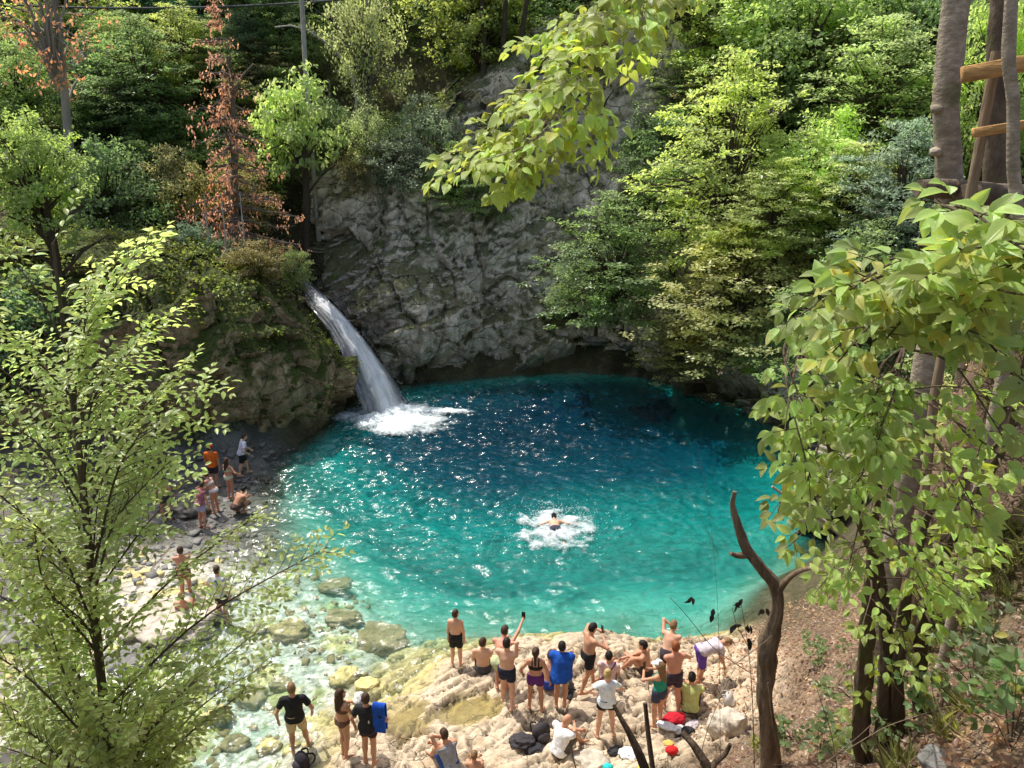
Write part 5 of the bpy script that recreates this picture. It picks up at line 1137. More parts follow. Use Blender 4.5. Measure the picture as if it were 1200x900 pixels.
            part('swim_brief', d, cloth(col))
        elif n in ('shirt', 'vest', 'top', 'bra'):
            hem = {'shirt': -.07, 'vest': -.08, 'top': .08, 'bra': .25}[n]; tp = {'shirt': .54, 'vest': .45, 'top': .36, 'bra': .345}[n]; th = {'shirt': .015, 'vest': .014, 'top': .012, 'bra': .008}[n]
            base = smin(T, cone(G3, nb-up*.02*k, sh[1], .04*k, .045*k), .03*k); base = smin(base, cone(G3, nb-up*.02*k, sh[-1], .04*k, .045*k), .03*k)
            d = np.maximum(np.maximum(base-th*k-np.clip(.12-hp_, 0, .2)*.05*k, (hem-hp_)*k), (hp_-tp)*k)
            if n == 'shirt':
                d0 = np.minimum(T-.03*k, 1)
                for s in (-1, 1):
                    v_ = ELB[s]-sh[s]; tpar = ((G3-sh[s]) @ v_)/(v_ @ v_); d = smin(d, np.maximum(UA[s]-.022*k, (tpar-g[2])*np.linalg.norm(v_)), .02*k)
                    if g[2] > 1.2: w_ = WR[s]-ELB[s]; t2 = ((G3-ELB[s]) @ w_)/(w_ @ w_); d = smin(d, np.maximum(cone(G3, ELB[s], WR[s], .058*k, .045*k), (t2-(g[2]-1.0))*.26*k), .02*k)
                d = np.maximum(d, -(np.linalg.norm(G3-(nb+up*.06*k+fw*.02*k), axis=-1)-.076*k))
            if n in ('top', 'bra', 'vest'):                # straps to the shoulders
                for s in (-1, 1): d = np.minimum(d, np.maximum(np.maximum(base-.010*k, np.abs((G3-pelv) @ rt/k-s*.075)*k-.016*k), np.maximum((.30-hp_)*k, -1)))
            q0 = d
            part({'shirt': 't_shirt', 'vest': 'vest', 'top': 'swim_top', 'bra': 'bikini_top'}[n], d, cloth(col), .010 if n == 'shirt' else .003)
        elif n == 'towel':
            d = smin(T-.03*k, cone(G3, sh[-1]-rt*.02*k, ELB[-1]-rt*.03*k, .080*k, .10*k), .08*k); d = smin(d, cone(G3, sh[1]+rt*.02*k, ELB[1]+rt*.03*k, .080*k, .10*k), .08*k); d = smin(d, cone(G3, nb-up*.02*k-fw*.03*k, che-fw*.03*k, .09*k, .15*k), .05*k); d = smin(d, cone(G3, che-fw*.03*k, pelv-fw*.05*k-up*g[2]*k, .18*k, .25*k), .08*k)
            d = np.maximum(d, (hp_-.55)*k); d = np.maximum(d, (-g[2]-hp_-.35*np.clip(-((G3-pelv) @ rt)/k, 0, .3))*k); d = np.maximum(d, ((G3-pelv) @ fw/k-.20)*k); d = np.maximum(d, -(np.linalg.norm(G3-(nb+up*.03*k+fw*.05*k), axis=-1)-.085*k))
            fold = .010*np.sin(((G3-pelv) @ rt)/k*42+4*hp_)*np.clip(.5-hp_, 0, .5); part('towel', d+fold, cloth(col), .012)
        elif n == 'print':
            q_ = np.hypot((G3-che) @ rt/k-g[2], ((G3-che) @ up/k-g[3])*g[5])-g[4]*(1+.5*fbm(G3.reshape(-1, 3)*14/k, 2).reshape(q0.shape)); d = np.maximum(np.maximum(q0-.005*k, q_*k), ((G3-che) @ fw)); part('shirt_print', d, cloth(col))
        elif n == 'wrap':
            d = np.maximum(np.maximum(smin(T, smin(TH[-1], TH[1], .08*k), .06*k)-.03*k, (hp_-.12)*k), (-.42-hp_)*k); part('towel_wrap', d, cloth(col), .015)
        elif n == 'strap':
            pn = norm(rt*.8-up*.6); part('bag_strap', np.maximum(TT-.030*k, np.abs((G3-che-up*.0) @ pn)-.014*k), cloth(col))
    ob['_hands'] = [0]
    del ob['_hands']
    Rz = np.array([[math.cos(R(face)), -math.sin(R(face)), 0], [math.sin(R(face)), math.cos(R(face)), 0], [0, 0, 1]])
    wp = lambda q: Rz @ q+np.array(ob.location)
    return dict(o=ob, wr={s: wp(WR[s]+norm(WR[s]-ELB[s])*.09*k) for s in WR}, sh={s: wp(sh[s]) for s in sh}, rot=Rz, che=wp(che), pel=wp(pelv), fw=Rz @ fw, rt=Rz @ rt, up=Rz @ up)
M_phone = NT('phone_glass'); M_phone = M_phone.done(M_phone.principled((.012, .012, .014), .18))
def phone(p, fwd, label):
    w = Buf(); d = norm(np.asarray(fwd)*[1, 1, 0]); r = np.cross(d, [0, 0, 1.]); w.box((0, 0, 0), (.075, .012, .155), M=np.stack([r, d, [0, 0, 1.]], 1), bevel=.004); w.box(tuple(d*.008+r*-.02+np.array([0, 0, .055])), (.022, .006, .022), M=np.stack([r, d, [0, 0, 1.]], 1)); o = w.link('phone', None, M_phone, False); o.location = np.asarray(p)+[0, 0, .05]; tag(o, label, 'phone')
SIT = dict(pel=(0, 0, .10), feet=[(-.13, .52, .0), (.13, .52, .0)], knee=[(-.2, .2, 1), (.2, .2, 1)])
EDGE = dict(pel=(0, 0, .10), feet=[(-.13, .50, -.36), (.13, .46, -.36)], knee=[(-.2, 1, .6), (.2, 1, .6)])
CRO = dict(pel=(0, 0, .30), feet=[(-.13, .12, 0), (.13, .16, 0)], knee=[(-.3, 1, .5), (.3, 1, .5)])
BLK, NAVY, WHT = (.018, .018, .02), (.022, .026, .05), (.80, .80, .80)
# on the ledge, left to right
person('slim boy in black knee-length shorts standing alone at the water edge', G(535, 782), -8, 1.62, skin='fair', hair=('short', 'brown'), wear=[('shorts', BLK, .78)], look=(-25, 0), bulk=.82)
person('bare-backed man in dark grey shorts sitting left of the man with raised phone', G(566, 789), -4, 1.8, skin='fair', hair=('short', 'brown'), wear=[('shorts', (.07, .065, .07), .6)], lean=2, look=(-30, 5), hands=['lap', 'lap'], dz=.05, **EDGE)
q = person('tanned man in pale green shorts stooping and holding a phone up to his right', G(588, 810), -12, 1.78, skin='red', hair=('short', 'brown'), lean=40, pel=(0, -.12, .84), hands=['phone', (.36, .72, 1.46)], wear=[('wrap', (.50, .55, .30))], look=(-20, 10), bulk=1.05)
phone(q['wr'][1], q['fw'], 'black phone held high by the stooping man in pale green shorts')
person('broad bare-backed man in navy shorts standing with one hand at his face', G(594, 829), -22, 1.80, skin='fair', hair=('short', 'black'), wear=[('shorts', NAVY, .5)], hands=['cross', 'face'], feet=[(-.14, .1, 0), (.15, -.08, 0)], bulk=1.08)
person('woman in a black bikini top and purple shorts with a ponytail', G(627, 837), -6, 1.66, sex='f', skin='tan', hair=('tail', 'brown'), wear=[('bra', BLK), ('shorts', (.12, .028, .17), .42)], feet=[(-.14, .04, 0), (.16, -.04, 0)], hands=[(-.30, .10, .92), (.33, .02, .85)], look=(-15, 0))
person('bare-backed man in blue trunks seated just left of the blue towel wearer', G(643, 806), -14, 1.78, skin='fair', hair=('short', 'brown'), wear=[('shorts', (.03, .07, .33), .45)], hands=['knees', 'face'], lean=10, look=(-20, -10), **SIT)
person('person wrapped in a royal blue towel wearing tan shorts', G(657, 832), -10, 1.76, skin='tan', hair=('short', 'black'), wear=[('shorts', (.50, .38, .20), .42), ('towel', (.012, .085, .42), .06)], hands=['cross', 'cross'], elbow=[(-.8, -.5, -1), (.8, -.5, -1)], feet=[(-.10, 0, 0), (.08, .03, 0)])
q = person('shirtless man in black shorts walking to the right and looking at his phone', G(688, 810), -62, 1.80, skin='tan', hair=('short', 'black'), wear=[('shorts', BLK, .62)], hands=[(-.14, .34, 1.36), (.13, .30, 1.30)], feet=[(-.1, .22, .03), (.1, -.24, 0)], lean=4, look=(10, -20))
phone(q['wr'][-1], q['fw'], 'black phone in the hands of the shirtless man walking right')
person('person in a pale pink t-shirt with a thin bag strap across the back', G(712, 803), -10, 1.76, skin='fair', hair=('short', 'black'), wear=[('shirt', (.72, .52, .52), .6), ('shorts', (.25, .22, .2), .7), ('strap', (.16, .05, .045))], hands=['knees', 'lap'], lean=2, **SIT)
person('blonde woman in a white t-shirt and black shorts with her hair in a bun', G(709, 866), 4, 1.70, sex='f', skin='fair', hair=('bun', 'blonde'), wear=[('shirt', (.72, .80, .86), .55), ('shorts', BLK, .38)], feet=[(-.17, 0, 0), (.17, .02, 0)], hands=[(-.27, .08, 1.08), (.16, .22, 1.05)], elbow=[(-1, -.4, 0), (1, -.4, 0)])
person('bare-chested man sitting sideways hugging his knees on the ledge', G(757, 791), 62, 1.80, skin='tan', hair=('short', 'black'), wear=[('shorts', (.05, .045, .045), .5)], hands=['knees', 'knees'], lean=8, **SIT)
q = person('woman in a teal swim top, navy shorts and white cap holding a phone', G(770, 852), 42, 1.66, sex='f', skin='tan', hair=('long', 'light'), wear=[('cap', WHT), ('top', (.02, .28, .20)), ('shorts', (.045, .05, .085), .5)], hands=[(-.12, .36, 1.28), (.10, .34, 1.26)], look=(10, -15))
phone(q['wr'][-1]+[0, 0, .02], q['fw'], 'dark phone held by the woman in the teal swim top')
person('tall red-haired shirtless man in dark shorts behind the woman with the white cap', G(786, 836), 10, 1.86, skin='red', hair=('short', 'red'), wear=[('shorts', (.05, .035, .055), .6)], hands=['cross', (.14, .25, 1.25)], feet=[(-.1, .14, 0), (.12, -.12, 0)])
person('bare-shouldered fair-haired man stooping half hidden behind the woman in teal', G(780, 806), -30, 1.70, lean=22, skin='fair', hair=('short', 'light'), wear=[('shorts', (.06, .05, .06), .6)], hands=['face', 'cross'])
person('person in a grey shirt and purple skirt bending over to the right', G(818, 802), -80, 1.70, lean=72, sex='f', skin='tan', hair=('short', 'light'), wear=[('shirt', (.52, .46, .50), .7), ('shorts', (.13, .06, .35), .9)], hands=[(-.12, .62, .42), (.14, .58, .38)], look=(0, -20), feet=[(-.12, .05, 0), (.12, -.05, 0)])
person('dark-haired person in a loose yellow-green shirt sitting on the right of the ledge', G(808, 833), -12, 1.74, skin='tan', hair=('short', 'black'), wear=[('shirt', (.52, .55, .20), 1.5), ('shorts', (.05, .05, .06), .9)], hands=['knees', 'knees'], lean=12, bulk=1.18, **SIT)
person('old bald man in a white t-shirt sitting at the front of the ledge', G(655, 884), -48, 1.76, skin='tan', hair=('bald', 'grey'), wear=[('shirt', WHT, .6), ('shorts', (.10, .09, .075), .9)], hands=['knees', 'knees'], lean=14, look=(-10, -15), bulk=1.12, **SIT)
person('man in a black t-shirt and beige shorts standing at the left end of the ledge', G(350, 884), 10, 1.82, skin='tan', hair=('short', 'light'), wear=[('shirt', BLK, .62), ('shorts', (.56, .43, .27), .82)], feet=[(-.10, .0, 0), (.20, .14, 0)], hands=[(-.33, .02, .86), (.33, .12, .90)], look=(15, -10), bulk=1.08)
q = person('woman in a brown bikini with long brown hair holding a white towel', G(405, 888), -40, 1.70, sex='f', skin='tan', hair=('long', 'brown'), wear=[('bra', (.16, .085, .055)), ('brief', (.16, .085, .055))], hands=[(-.12, .32, 1.12), (.14, .30, 1.08)], look=(-15, 5), feet=[(-.07, .0, 0), (.08, -.05, 0)])
def lump(name, label, c, r, col, cat, noise=.35, seed=0, parts=(), rz=0, n=22):
    r = [q*.88 for q in r]
    w = Buf(); w.ball((0, 0, r[2]*.75), r, n, 0, noise=noise, seed=seed, nf=2.3); V = np.concatenate(w.V); V[:, 2] = np.maximum(V[:, 2], .0); P = V.copy(); V += .05*min(r)*fbm(P/np.mean(r)*4, 3, ridged=True)[:, None]*norm(P-[0, 0, r[2]*.3])*3; w.V = [V]
    o = w.link(name, None, cloth(col)); o.location = c; o.rotation_euler = (0, 0, R(rz)); return tag(o, label, cat)
o = lump('towel', 'crumpled white towel held by the woman in the brown bikini', q['wr'][1]+[.02, .05, -.05], (.12, .13, .19), WHT, 'towel', .3, 3)
q = person('young man in a black t-shirt and dark shorts with a blue mat over his shoulder', G(434, 896), -10, 1.74, skin='tan', hair=('short', 'brown'), wear=[('shirt', (.022, .022, .024), .65), ('print', (.7, .7, .7), .07, -.08, .022, .4), ('shorts', (.05, .03, .035), .45)], hands=[(-.30, .06, .86), (.36, .18, 1.02)], feet=[(-.1, .0, 0), (.10, -.06, 0)], look=(25, -5))
def mat_roll(q):
    w = Buf(); n = 9; r, u = q['rt'], np.array([0, 0, 1.]); a = []
    for i in range(n):
        x = (i-(n-1)/2)*.026; pts = []
        for t in np.linspace(0, 1, 22):
            ang = math.pi*np.clip((t-.40)/.2, 0, 1); y = -.055*math.cos(ang); z = .045*math.sin(ang)-(0 if .4 <= t <= .6 else (abs(t-.5)-.1)*1.35)
            pts.append(r*x+q['fw']*(-y*1.0)*-1+u*z)
        w.tube(np.array(pts)*.9, .0150, 6, 0)
    c = q['sh'][1]+r*.07+np.array([0, 0, .09]); o = w.link('inflatable_mat', None, cloth((.015, .10, .55))); o.location = c; tag(o, 'ribbed royal blue mat hung over the right shoulder of the young man in black', 'mat')
mat_roll(q)
person('person in a grey vest crouched at the bottom edge, head bowed', G(528, 905), 35, 1.74, skin='tan', hair=('short', 'brown'), wear=[('vest', (.30, .32, .34)), ('shorts', (.03, .07, .25), .8)], hands=['face', 'knees'], lean=18, **SIT)
person('child with tousled light brown hair cut off by the bottom edge', G(556, 924), 0, 1.35, skin='tan', hair=('short', 'light'), wear=[('shorts', (.2, .2, .22), .8)], lean=10, hands=['knees', 'knees'], **SIT)
# swimmer
sw = at(650, 617, 19.); t_ = ray(650, 617); sw = t_*(CAM_Z/-t_[2])+[0, 0, CAM_Z]
person('dark-haired swimmer with bare back in the white splash', (sw[0], sw[1]-.35, .11), 2, 1.78, skin='fair', hair=('short', 'black'), pel=(0, -.05, 0), lean=80, feet=[(-.16, -.85, -.25), (.2, -.80, -.15)], knee=[(-.3, 0, -1), (.3, 0, -1)], hands=[(-.62, .42, -.05), (.66, .38, -.02)], wear=[('shorts', (.05, .05, .08), .5)], look=(0, 35))
def th2(X, Y):
    r = np.hypot(X/1.45, (Y+.25)/1.5); n = fbm(np.stack([X.ravel(), Y.ravel(), 0*X.ravel()], 1)*2.0+4, 4).reshape(X.shape); a = np.arctan2(Y, X)
    return np.clip(.72-r*.62+.75*n-.35*np.exp(-((X/.22)**2+((Y+.15)/.35)**2)), 0, .8)+np.clip(.40-np.hypot((X-.1)/.6, (Y+1.9)/1.0)+.3*n, 0, .35)
sp = tag(empty('splash', (sw[0], sw[1], 0)), 'ring of white splashing foam around the swimmer in the middle of the pool', 'splash')
f2 = foam('foam', 0, 0, th2, 2.6, 3.2, 120, lift=.0, parent=sp, rough=.085)
C = rng.normal(size=(900, 3))*[.75, .65, .16]; C[:, 2] = np.abs(C[:, 2])*np.exp(-np.hypot(C[:, 0], C[:, 1])*.4)+.06; spray('spray', C, rng.uniform(.006, .022, 900), sp)
# left shore
person('man in a white t-shirt with a blue and yellow print at the left shore', G(262, 730), -18, 1.78, skin='fair', hair=('short', 'brown'), wear=[('shirt', (.78, .76, .75), .65), ('print', (.06, .09, .36), .03, .06, .085, 1.), ('print', (.55, .55, .10), .07, -.10, .075, .7), ('shorts', (.05, .04, .045), .8)], hands=[(-.34, .12, .92), 'hang'], look=(25, -8))
person('bare tanned bather with folded arms standing behind the seated sunburnt one', G(220, 704), 15, 1.76, skin='red', hair=('short', 'brown'), wear=[('shorts', (.30, .14, .10), .5)], hands=['cross', 'cross'], dz=0, h=.016)
person('sunburnt bather seated on the flat rock left of the white printed t-shirt', G(218, 726), 8, 1.80, skin='red', hair=('short', 'light'), wear=[('brief', (.50, .42, .45))], hands=['lap', (.40, .10, .12)], lean=-8, h=.015, **SIT)
person('person in a white t-shirt and black shorts walking along under the left outcrop', G(286, 558), -60, 1.74, skin='fair', hair=('short', 'brown'), wear=[('shirt', (.70, .72, .85), .65), ('shorts', BLK, .85)], lean=14, feet=[(-.1, .2, 0), (.1, -.2, 0)], hands=[(-.2, .35, .95), (.25, .2, .95)], h=.018)
person('person in an orange shirt and a red cap standing on the shaded shore', G(252, 572), 0, 1.74, skin='tan', hair=('short', 'brown'), wear=[('cap', (.55, .03, .05)), ('shirt', (.75, .16, .02), .6), ('shorts', (.05, .03, .05), .8)], h=.018)
person('woman in a pale bikini standing on the grey gravel beside the orange shirt', G(271, 586), -30, 1.66, sex='f', skin='red', hair=('long', 'brown'), wear=[('bra', (.60, .65, .40)), ('brief', (.60, .65, .50))], hands=[(-.25, .3, 1.0), (.3, .25, 1.02)], h=.018)
person('woman in a white bikini reaching out to her left on the gravel', G(254, 602), 70, 1.60, sex='f', skin='red', hair=('short', 'brown'), wear=[('bra', (.7, .62, .6)), ('brief', (.75, .68, .66))], lean=25, hands=[(-.15, .62, 1.0), (.2, .5, .9)], h=.018)
person('bare-backed man squatting at the water edge of the gravel', G(277, 604), -35, 1.74, skin='tan', hair=('short', 'black'), wear=[('shorts', (.12, .07, .06), .6)], lean=38, hands=['knees', 'knees'], h=.018, **CRO)
person('person in a purple striped top and lilac shorts at the left shore', G(238, 620), -30, 1.68, sex='f', skin='red', hair=('short', 'brown'), wear=[('shirt', (.32, .12, .16), .2), ('shorts', (.42, .40, .62), .6)], lean=16, h=.018)
person('bather with a bare back half hidden by leaves left of the purple top', G(196, 612), 10, 1.74, skin='red', hair=('short', 'brown'), wear=[('shorts', (.05, .05, .06), .6)], h=.02)
person('person in a red top and blue shorts behind the feathery tree at the bottom left', G(108, 905), -20, 1.50, skin='tan', hair=('short', 'brown'), wear=[('cap', (.65, .02, .04)), ('shirt', (.62, .02, .06), .8), ('shorts', (.04, .20, .48), .8)], h=.016)
person('person in a white cap and white shirt seated among rocks at the far left', G(52, 822), -20, 1.74, skin='fair', hair=('short', 'brown'), wear=[('cap', WHT), ('shirt', (.76, .77, .82), .6), ('shorts', (.05, .05, .06), .7)], hands=['knees', 'knees'], lean=10, h=.017, **SIT)
person('person in a pale shirt beside the lower trunk at the bottom left', G(140, 905), 20, 1.72, skin='tan', hair=('short', 'black'), wear=[('shirt', (.62, .60, .62), .6), ('shorts', (.04, .04, .05), .8)], h=.018)

# ------------------------------------------------------------------ things lying about
def shirt_print(): pass
def backpack(px, py, col, label, s=1., rz=20):
    s *= .86
    b0 = G(px, py); root = tag(empty('backpack', b0, R(rz)), label, 'backpack'); w = Buf(); w.ball((0, 0, .15*s), (.17*s, .12*s, .21*s), 14, noise=.12, seed=px); w.link('bag', root, cloth(col)); w = Buf(); w.ball((0, -.11*s, .11*s), (.12*s, .06*s, .11*s), 10, noise=.12, seed=py); w.link('front_pocket', root, cloth(tuple(q*1.5 for q in col)))
    for q in (-1, 1):
        w = Buf(); w.tube(smooth_path([(q*.08*s, .06*s, .33*s), (q*.10*s, .20*s, .27*s), (q*.11*s, .22*s, .12*s), (q*.09*s, .10*s, .03*s)], 10), .016*s, 6); w.link('strap', root, cloth(tuple(q_*.8 for q_ in col)))
    w = Buf(); w.tube(smooth_path([(-.04*s, .02*s, .34*s), (0, .02*s, .40*s), (.04*s, .02*s, .34*s)], 7), .009*s, 5); w.link('grab_handle', root, cloth(col))
backpack(634, 866, (.055, .048, .052), 'dark grey backpack standing on the ledge beside the old man in white', 1.15, 25)
backpack(355, 903, (.035, .03, .04), 'dark backpack lying on the rock at the feet of the man in beige shorts', 1.1, -40)
backpack(853, 826, (.50, .48, .45), 'off-white bag with dark straps by the rock near the snag', .85, 60)
lump('clothes_pile', 'heap of dark grey clothes left of the dark grey backpack', G(612, 872), (.24, .17, .09), (.05, .045, .05), 'clothes', .5, 1)
lump('clothes_pile', 'crumpled dark clothing below the grey clothes heap', G(626, 880), (.20, .15, .07), (.035, .032, .036), 'clothes', .5, 9)
lump('towel', 'bright red towel heaped behind the feet of the woman in teal', G(790, 846), (.24, .15, .08), (.50, .015, .03), 'towel', .4, 2, rz=20)
lump('towel', 'folded white and grey towel next to the red towel', G(782, 853), (.22, .10, .05), (.70, .70, .72), 'towel', .35, 5, rz=-25)
lump('clothes_pile', 'white crumpled clothes below the folded white towel', G(797, 863), (.13, .10, .08), (.78, .77, .76), 'clothes', .45, 6)
lump('clothes_pile', 'patterned pale clothes right of the red towel', G(812, 852), (.17, .10, .06), (.52, .46, .48), 'clothes', .45, 7, rz=30)
lump('bag', 'small black bag between the white clothes and the rock', G(806, 862), (.13, .10, .09), (.03, .03, .035), 'bag', .3, 8)
lump('bag', 'small bright red pouch on the ledge below the white clothes', G(787, 882), (.11, .08, .07), (.60, .02, .02), 'bag', .25, 10)
lump('towel', 'white towel behind the thick dark leaning stem', G(738, 886), (.20, .16, .07), (.78, .78, .80), 'towel', .4, 11)
lump('towel', 'yellow towel scrap at the bottom edge right of the thick leaning stem', G(756, 905), (.14, .10, .05), (.72, .62, .05), 'towel', .4, 12)
lump('bag', 'turquoise pouch at the bottom edge left of the thick leaning stem', G(712, 903), (.09, .07, .06), (.03, .50, .50), 'bag', .25, 13)
lump('clothes_pile', 'orange and yellow cloth on the ground above the red pouch', G(783, 872), (.10, .07, .03), (.70, .45, .12), 'clothes', .4, 14)
lump('clothes_pile', 'black clothing heap beside the turquoise pouch', G(722, 884), (.16, .11, .07), (.04, .038, .042), 'clothes', .5, 15)
def sandal(px, py, rz, label):
    b0 = G(px, py); root = tag(empty('flip_flop', b0+[0, 0, .01], R(rz)), label, 'sandal', 'black flip-flops left on the rock'); w = Buf(); y = np.linspace(-.13, .13, 12); ww = .038+.012*np.sin((y+.05)*12)
    V = [(s*q, yy, z) for z in (0, .02) for s in (-1, 1) for yy, q in zip(y, ww)]; F = [[i, i+1, 13+i, 12+i] for i in range(11)]+[[24+12+i, 24+13+i, 25+i, 24+i] for i in range(11)]+[[i+1, i, 24+i, 25+i] for i in range(11)]+[[12+i, 13+i, 37+i, 36+i] for i in range(11)]+[[0, 12, 36, 24], [23, 11, 35, 47]]
    w.add(V, F); w.link('sole', root, cloth(BLK), False)
    w = Buf(); w.tube([(-.04, -.01, .02), (0, .06, .05), (.0, .085, .02)], .007, 5); w.tube([(.04, -.01, .02), (0, .06, .05)], .007, 5); w.link('strap', root, cloth((.03, .03, .03)))
sandal(667, 801, 30, 'black flip-flops dropped on the ledge right of the blue towel wearer'); sandal(672, 808, 75, 'black flip-flops dropped on the ledge right of the blue towel wearer'); sandal(668, 816, -20, 'black flip-flops dropped on the ledge right of the blue towel wearer')

# ------------------------------------------------------------------ boulders
def m_rock(name, a, b, c):
    t = NT(name); p = t.obj(); n = t.noise(2.4, p, 6, .65, .4); m = t.noise(9., p, 5, .65); z = t.sep(t.pos())[2]
    col = t.ramp(n, [(.3, a), (.52, b), (.72, c)]); col = t.mix(1., col, t.ramp(m, [(.3, .6), (.65, 1.15)]), 'MULTIPLY'); col = t.mix(t.rng(t.math('ADD', z, t.math('MULTIPLY', m, .12)), .0, .08, .75, 0), col, (.10, .10, .045))
    return t.done(t.principled(col, .7, t.bump(t.math('ADD', n, t.math('MULTIPLY', m, .5)), .8, .06), .35))
MR_Y = m_rock('rock_algae', (.50, .45, .16), (.76, .64, .26), (.84, .75, .52)); MR_P = m_rock('rock_pale', (.34, .30, .24), (.56, .49, .39), (.68, .62, .52)); MR_G = m_rock('rock_grey', (.10, .10, .09), (.20, .195, .18), (.34, .33, .31)); MR_D = m_rock('rock_dark', (.05, .05, .04), (.10, .095, .08), (.2, .19, .165))
def boulder(px, py, wpx, hpx, mat, label, name='boulder', seed=None, sink=.25, group=None):
    g = G(px, py+hpx*.25); g[2] = max(g[2], -.35); d = math.sqrt(g[1]**2+(CAM_Z-g[2])**2); rx = wpx*.46*d/FPX; ry = rx*random.uniform(.65, .9); rz = max(hpx/2*d/FPX*.72, .08)
    w = Buf(); w.ball((0, 0, 0), (rx, ry, rz), 26, noise=.55, seed=seed or px*.13+py, nf=1.4); V = w.V[0]; P = V/rx; q = np.floor(P*1.0)
    V = V*(1+.10*fbm(P*3+px, 3, ridged=True)+.05*fbm(P*8, 3))[:, None]; V[:, 2] = np.minimum(V[:, 2], rz*(.72+.25*fbm(P*1.5+3, 2))); w.V = [V]
    o = w.link(name, None, mat); o.location = (g[0], g[1], g[2]+rz*(1-2*sink)*.5); o.rotation_euler = (0, 0, random.uniform(-.4, .4)); tag(o, label, 'boulder', group)
for a in [(448, 747, 62, 40, MR_Y, 'largest ochre and cream boulder standing in the shallow water left of the boy'), (401, 722, 42, 22, MR_Y, 'yellow boulder just up-left of the largest ochre boulder'), (340, 736, 44, 28, MR_Y, 'pale orange-topped boulder in the white ripples'), (297, 738, 30, 20, MR_P, 'small pinkish boulder left of the orange-topped one'), (330, 800, 28, 22, MR_Y, 'bright yellow boulder above the man in the black t-shirt'), (405, 790, 34, 30, MR_Y, 'olive green boulder in the shallows between the two groups'), (430, 800, 26, 18, MR_Y, 'small mossy stone right of the olive boulder'), (255, 835, 34, 34, MR_Y, 'mossy yellow boulder at the edge of the leaves of the feathery tree'), (293, 815, 40, 26, MR_Y, 'flat yellowish boulder left of the man in the black t-shirt'), (275, 868, 30, 20, MR_Y, 'low orange-stained rock at the lower left shallows'), (316, 872, 26, 30, MR_Y, 'orange rock left of the feet of the man in beige shorts'), (235, 800, 40, 24, MR_P, 'pale boulder under the right leaf tips of the feathery tree'), (200, 722, 110, 46, MR_P, 'long flat brownish rock slab under the seated bathers'), (248, 716, 44, 36, MR_P, 'pale block beside the man in the printed white t-shirt'), (345, 557, 36, 18, MR_D, 'dark flat boulder at the water edge of the gravel'), (323, 565, 20, 12, MR_G, 'smaller grey stone left of the dark flat boulder'), (308, 560, 22, 12, MR_D, 'dark stone second left of the dark flat boulder'), (325, 577, 14, 9, MR_G, 'little stone below the smaller grey stone'), (215, 592, 52, 34, MR_D, 'big dark rock half hidden by leaves at the left shore'), (165, 610, 60, 36, MR_G, 'grey rock behind the feathery tree at the left shore'), (20, 630, 50, 30, MR_G, 'grey rock at the far left behind the feathery tree'), (150, 770, 60, 34, MR_G, 'grey rock behind the lower trunk of the feathery tree'), (60, 800, 70, 40, MR_D, 'dark rock at the far left behind the seated white cap'), (90, 850, 80, 40, MR_G, 'broad grey rock at the lower left behind the leaves'), (20, 740, 70, 36, MR_G, 'mid grey rock at the left edge'), (30, 890, 60, 40, MR_D, 'dark rock in the bottom left corner'), (180, 850, 50, 34, MR_P, 'pale rock right of the lower trunk of the feathery tree'), (395, 690, 40, 14, MR_Y, 'submerged greenish rock beyond the yellow boulder'), (640, 395, 20, 12, MR_P, 'pale fallen rock at the foot of the cliff left of the maple'), (660, 388, 34, 22, MR_P, 'largest pale fallen rock under the maple'), (700, 396, 30, 16, MR_G, 'grey fallen rock under the middle of the maple'), (735, 402, 26, 15, MR_G, 'grey fallen rock under the right of the maple'), (575, 452, 26, 10, MR_D, 'dark low rock at the water line below the cliff'), (630, 458, 30, 10, MR_D, 'dark low rock at the water line below the maple'), (852, 843, 40, 60, MR_P, 'upright tan rock below the off-white bag'), (694, 889, 36, 22, MR_P, 'rough tan rock right of the old man in white'), (1100, 892, 44, 18, MR_G, 'grey stone at the lower right on the litter slope')]:
    boulder(*a)
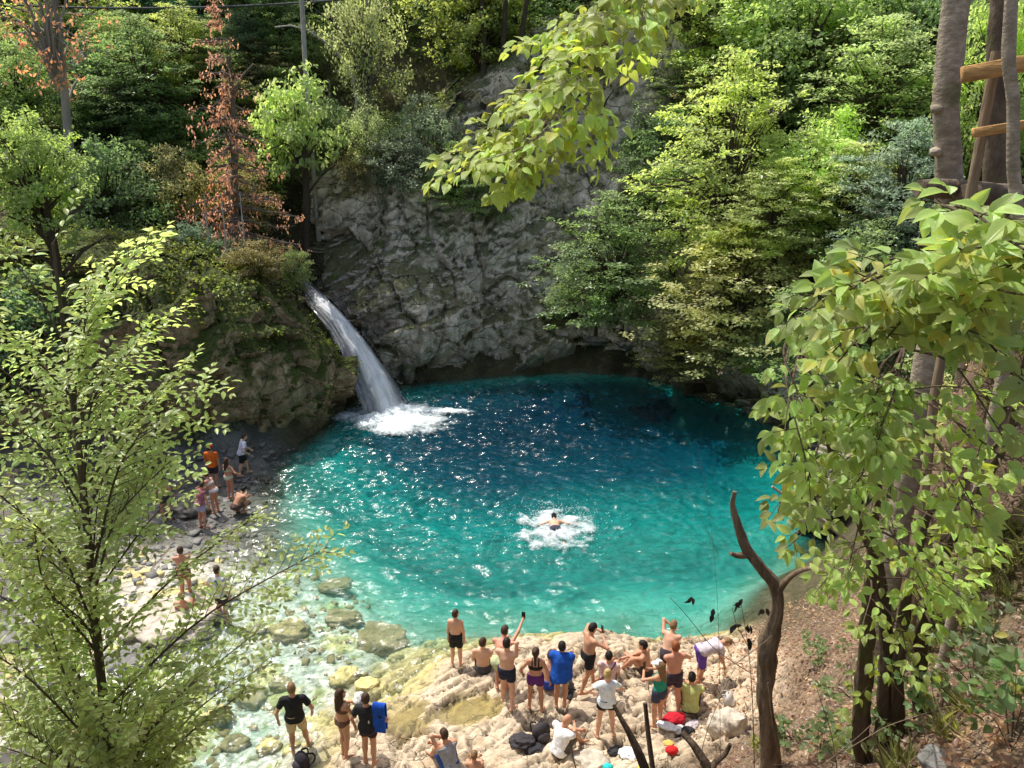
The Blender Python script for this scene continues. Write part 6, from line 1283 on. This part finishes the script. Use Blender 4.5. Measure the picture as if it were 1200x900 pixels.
def stones(name, label, n, xr, yr, rr, mat, zr):
    b = Buf(); T = np.array([[-1, -1, -.6], [1, -1, -.6], [1, 1, -.6], [-1, 1, -.6], [-.8, -.8, .5], [.8, -.7, .6], [.75, .85, .55], [-.8, .7, .45]])*.7; F = np.array([[0, 3, 2, 1], [0, 1, 5, 4], [1, 2, 6, 5], [2, 3, 7, 6], [3, 0, 4, 7], [4, 5, 6, 7]])
    X = rng.uniform(*xr, n); Y = rng.uniform(*yr, n); H = height(X, Y); led, _ = masks(X, Y)
    for x, y, z, l in zip(X, Y, H, led):
        if not (zr[0] < z < zr[1]) or l > .35: continue
        r = rr[0]*(rr[1]/rr[0])**(rng.random()**2); a = rng.random()*6.28; V = (T+rng.normal(size=T.shape)*.16)*[r*rng.uniform(.7, 1.3), r*rng.uniform(.7, 1.2), r*.6]; c, s = math.cos(a), math.sin(a); V = V @ np.array([[c, s, 0], [-s, c, 0], [0, 0, 1]]); b.add(V+[x, y, z+r*.02], F, 0, rng.random())
    o = b.link(name, None, mat, True); tag(o, label, kind='stuff')
stones('river_stones', 'stones strewn through the shallow outflow', 1100, (-11, -1.5), (9, 17.5), (.04, .17), MR_Y, (-.6, .4))
stones('shore_gravel', 'grey gravel and stones on the left shore', 1500, (-14, -6.5), (15, 25), (.04, .22), MR_G, (-.3, .8))
# ------------------------------------------------------------------ light
SUN_EL, SUN_AZ = R(62), R(47)           # azimuth: left of straight ahead
w = bpy.data.worlds.new('World'); scene.world = w; w.use_nodes = True
nt = w.node_tree; bg = nt.nodes['Background']; bg.inputs[1].default_value = .2
sk = nt.nodes.new('ShaderNodeTexSky'); sk.sky_type = 'NISHITA'; sk.sun_disc = False; sk.sun_elevation = SUN_EL; sk.sun_rotation = -SUN_AZ
sk.air_density = 1.0; sk.dust_density = 4.0
nt.links.new(sk.outputs[0], bg.inputs[0])
sl = bpy.data.lights.new('sun', 'SUN'); sl.energy = 5.0; sl.angle = R(.53); sl.color = (1, .95, .86)
so = bpy.data.objects.new('sun', sl); COL.objects.link(so)
sd = Vector((-math.sin(SUN_AZ)*math.cos(SUN_EL), math.cos(SUN_AZ)*math.cos(SUN_EL), math.sin(SUN_EL)))
so.rotation_euler = (-sd).to_track_quat('-Z', 'Y').to_euler(); so.location = sd*80
scene.view_settings.view_transform = 'Standard'; scene.view_settings.look = 'None'; scene.view_settings.exposure = 0
scene.render.engine = 'CYCLES'
cy = scene.cycles; cy.max_bounces = 6; cy.diffuse_bounces = 4; cy.glossy_bounces = 2; cy.transmission_bounces = 4; cy.transparent_max_bounces = 14
cy.use_denoising = True; cy.use_adaptive_sampling = True; cy.sample_clamp_indirect = 4; cy.caustics_reflective = False; cy.caustics_refractive = False
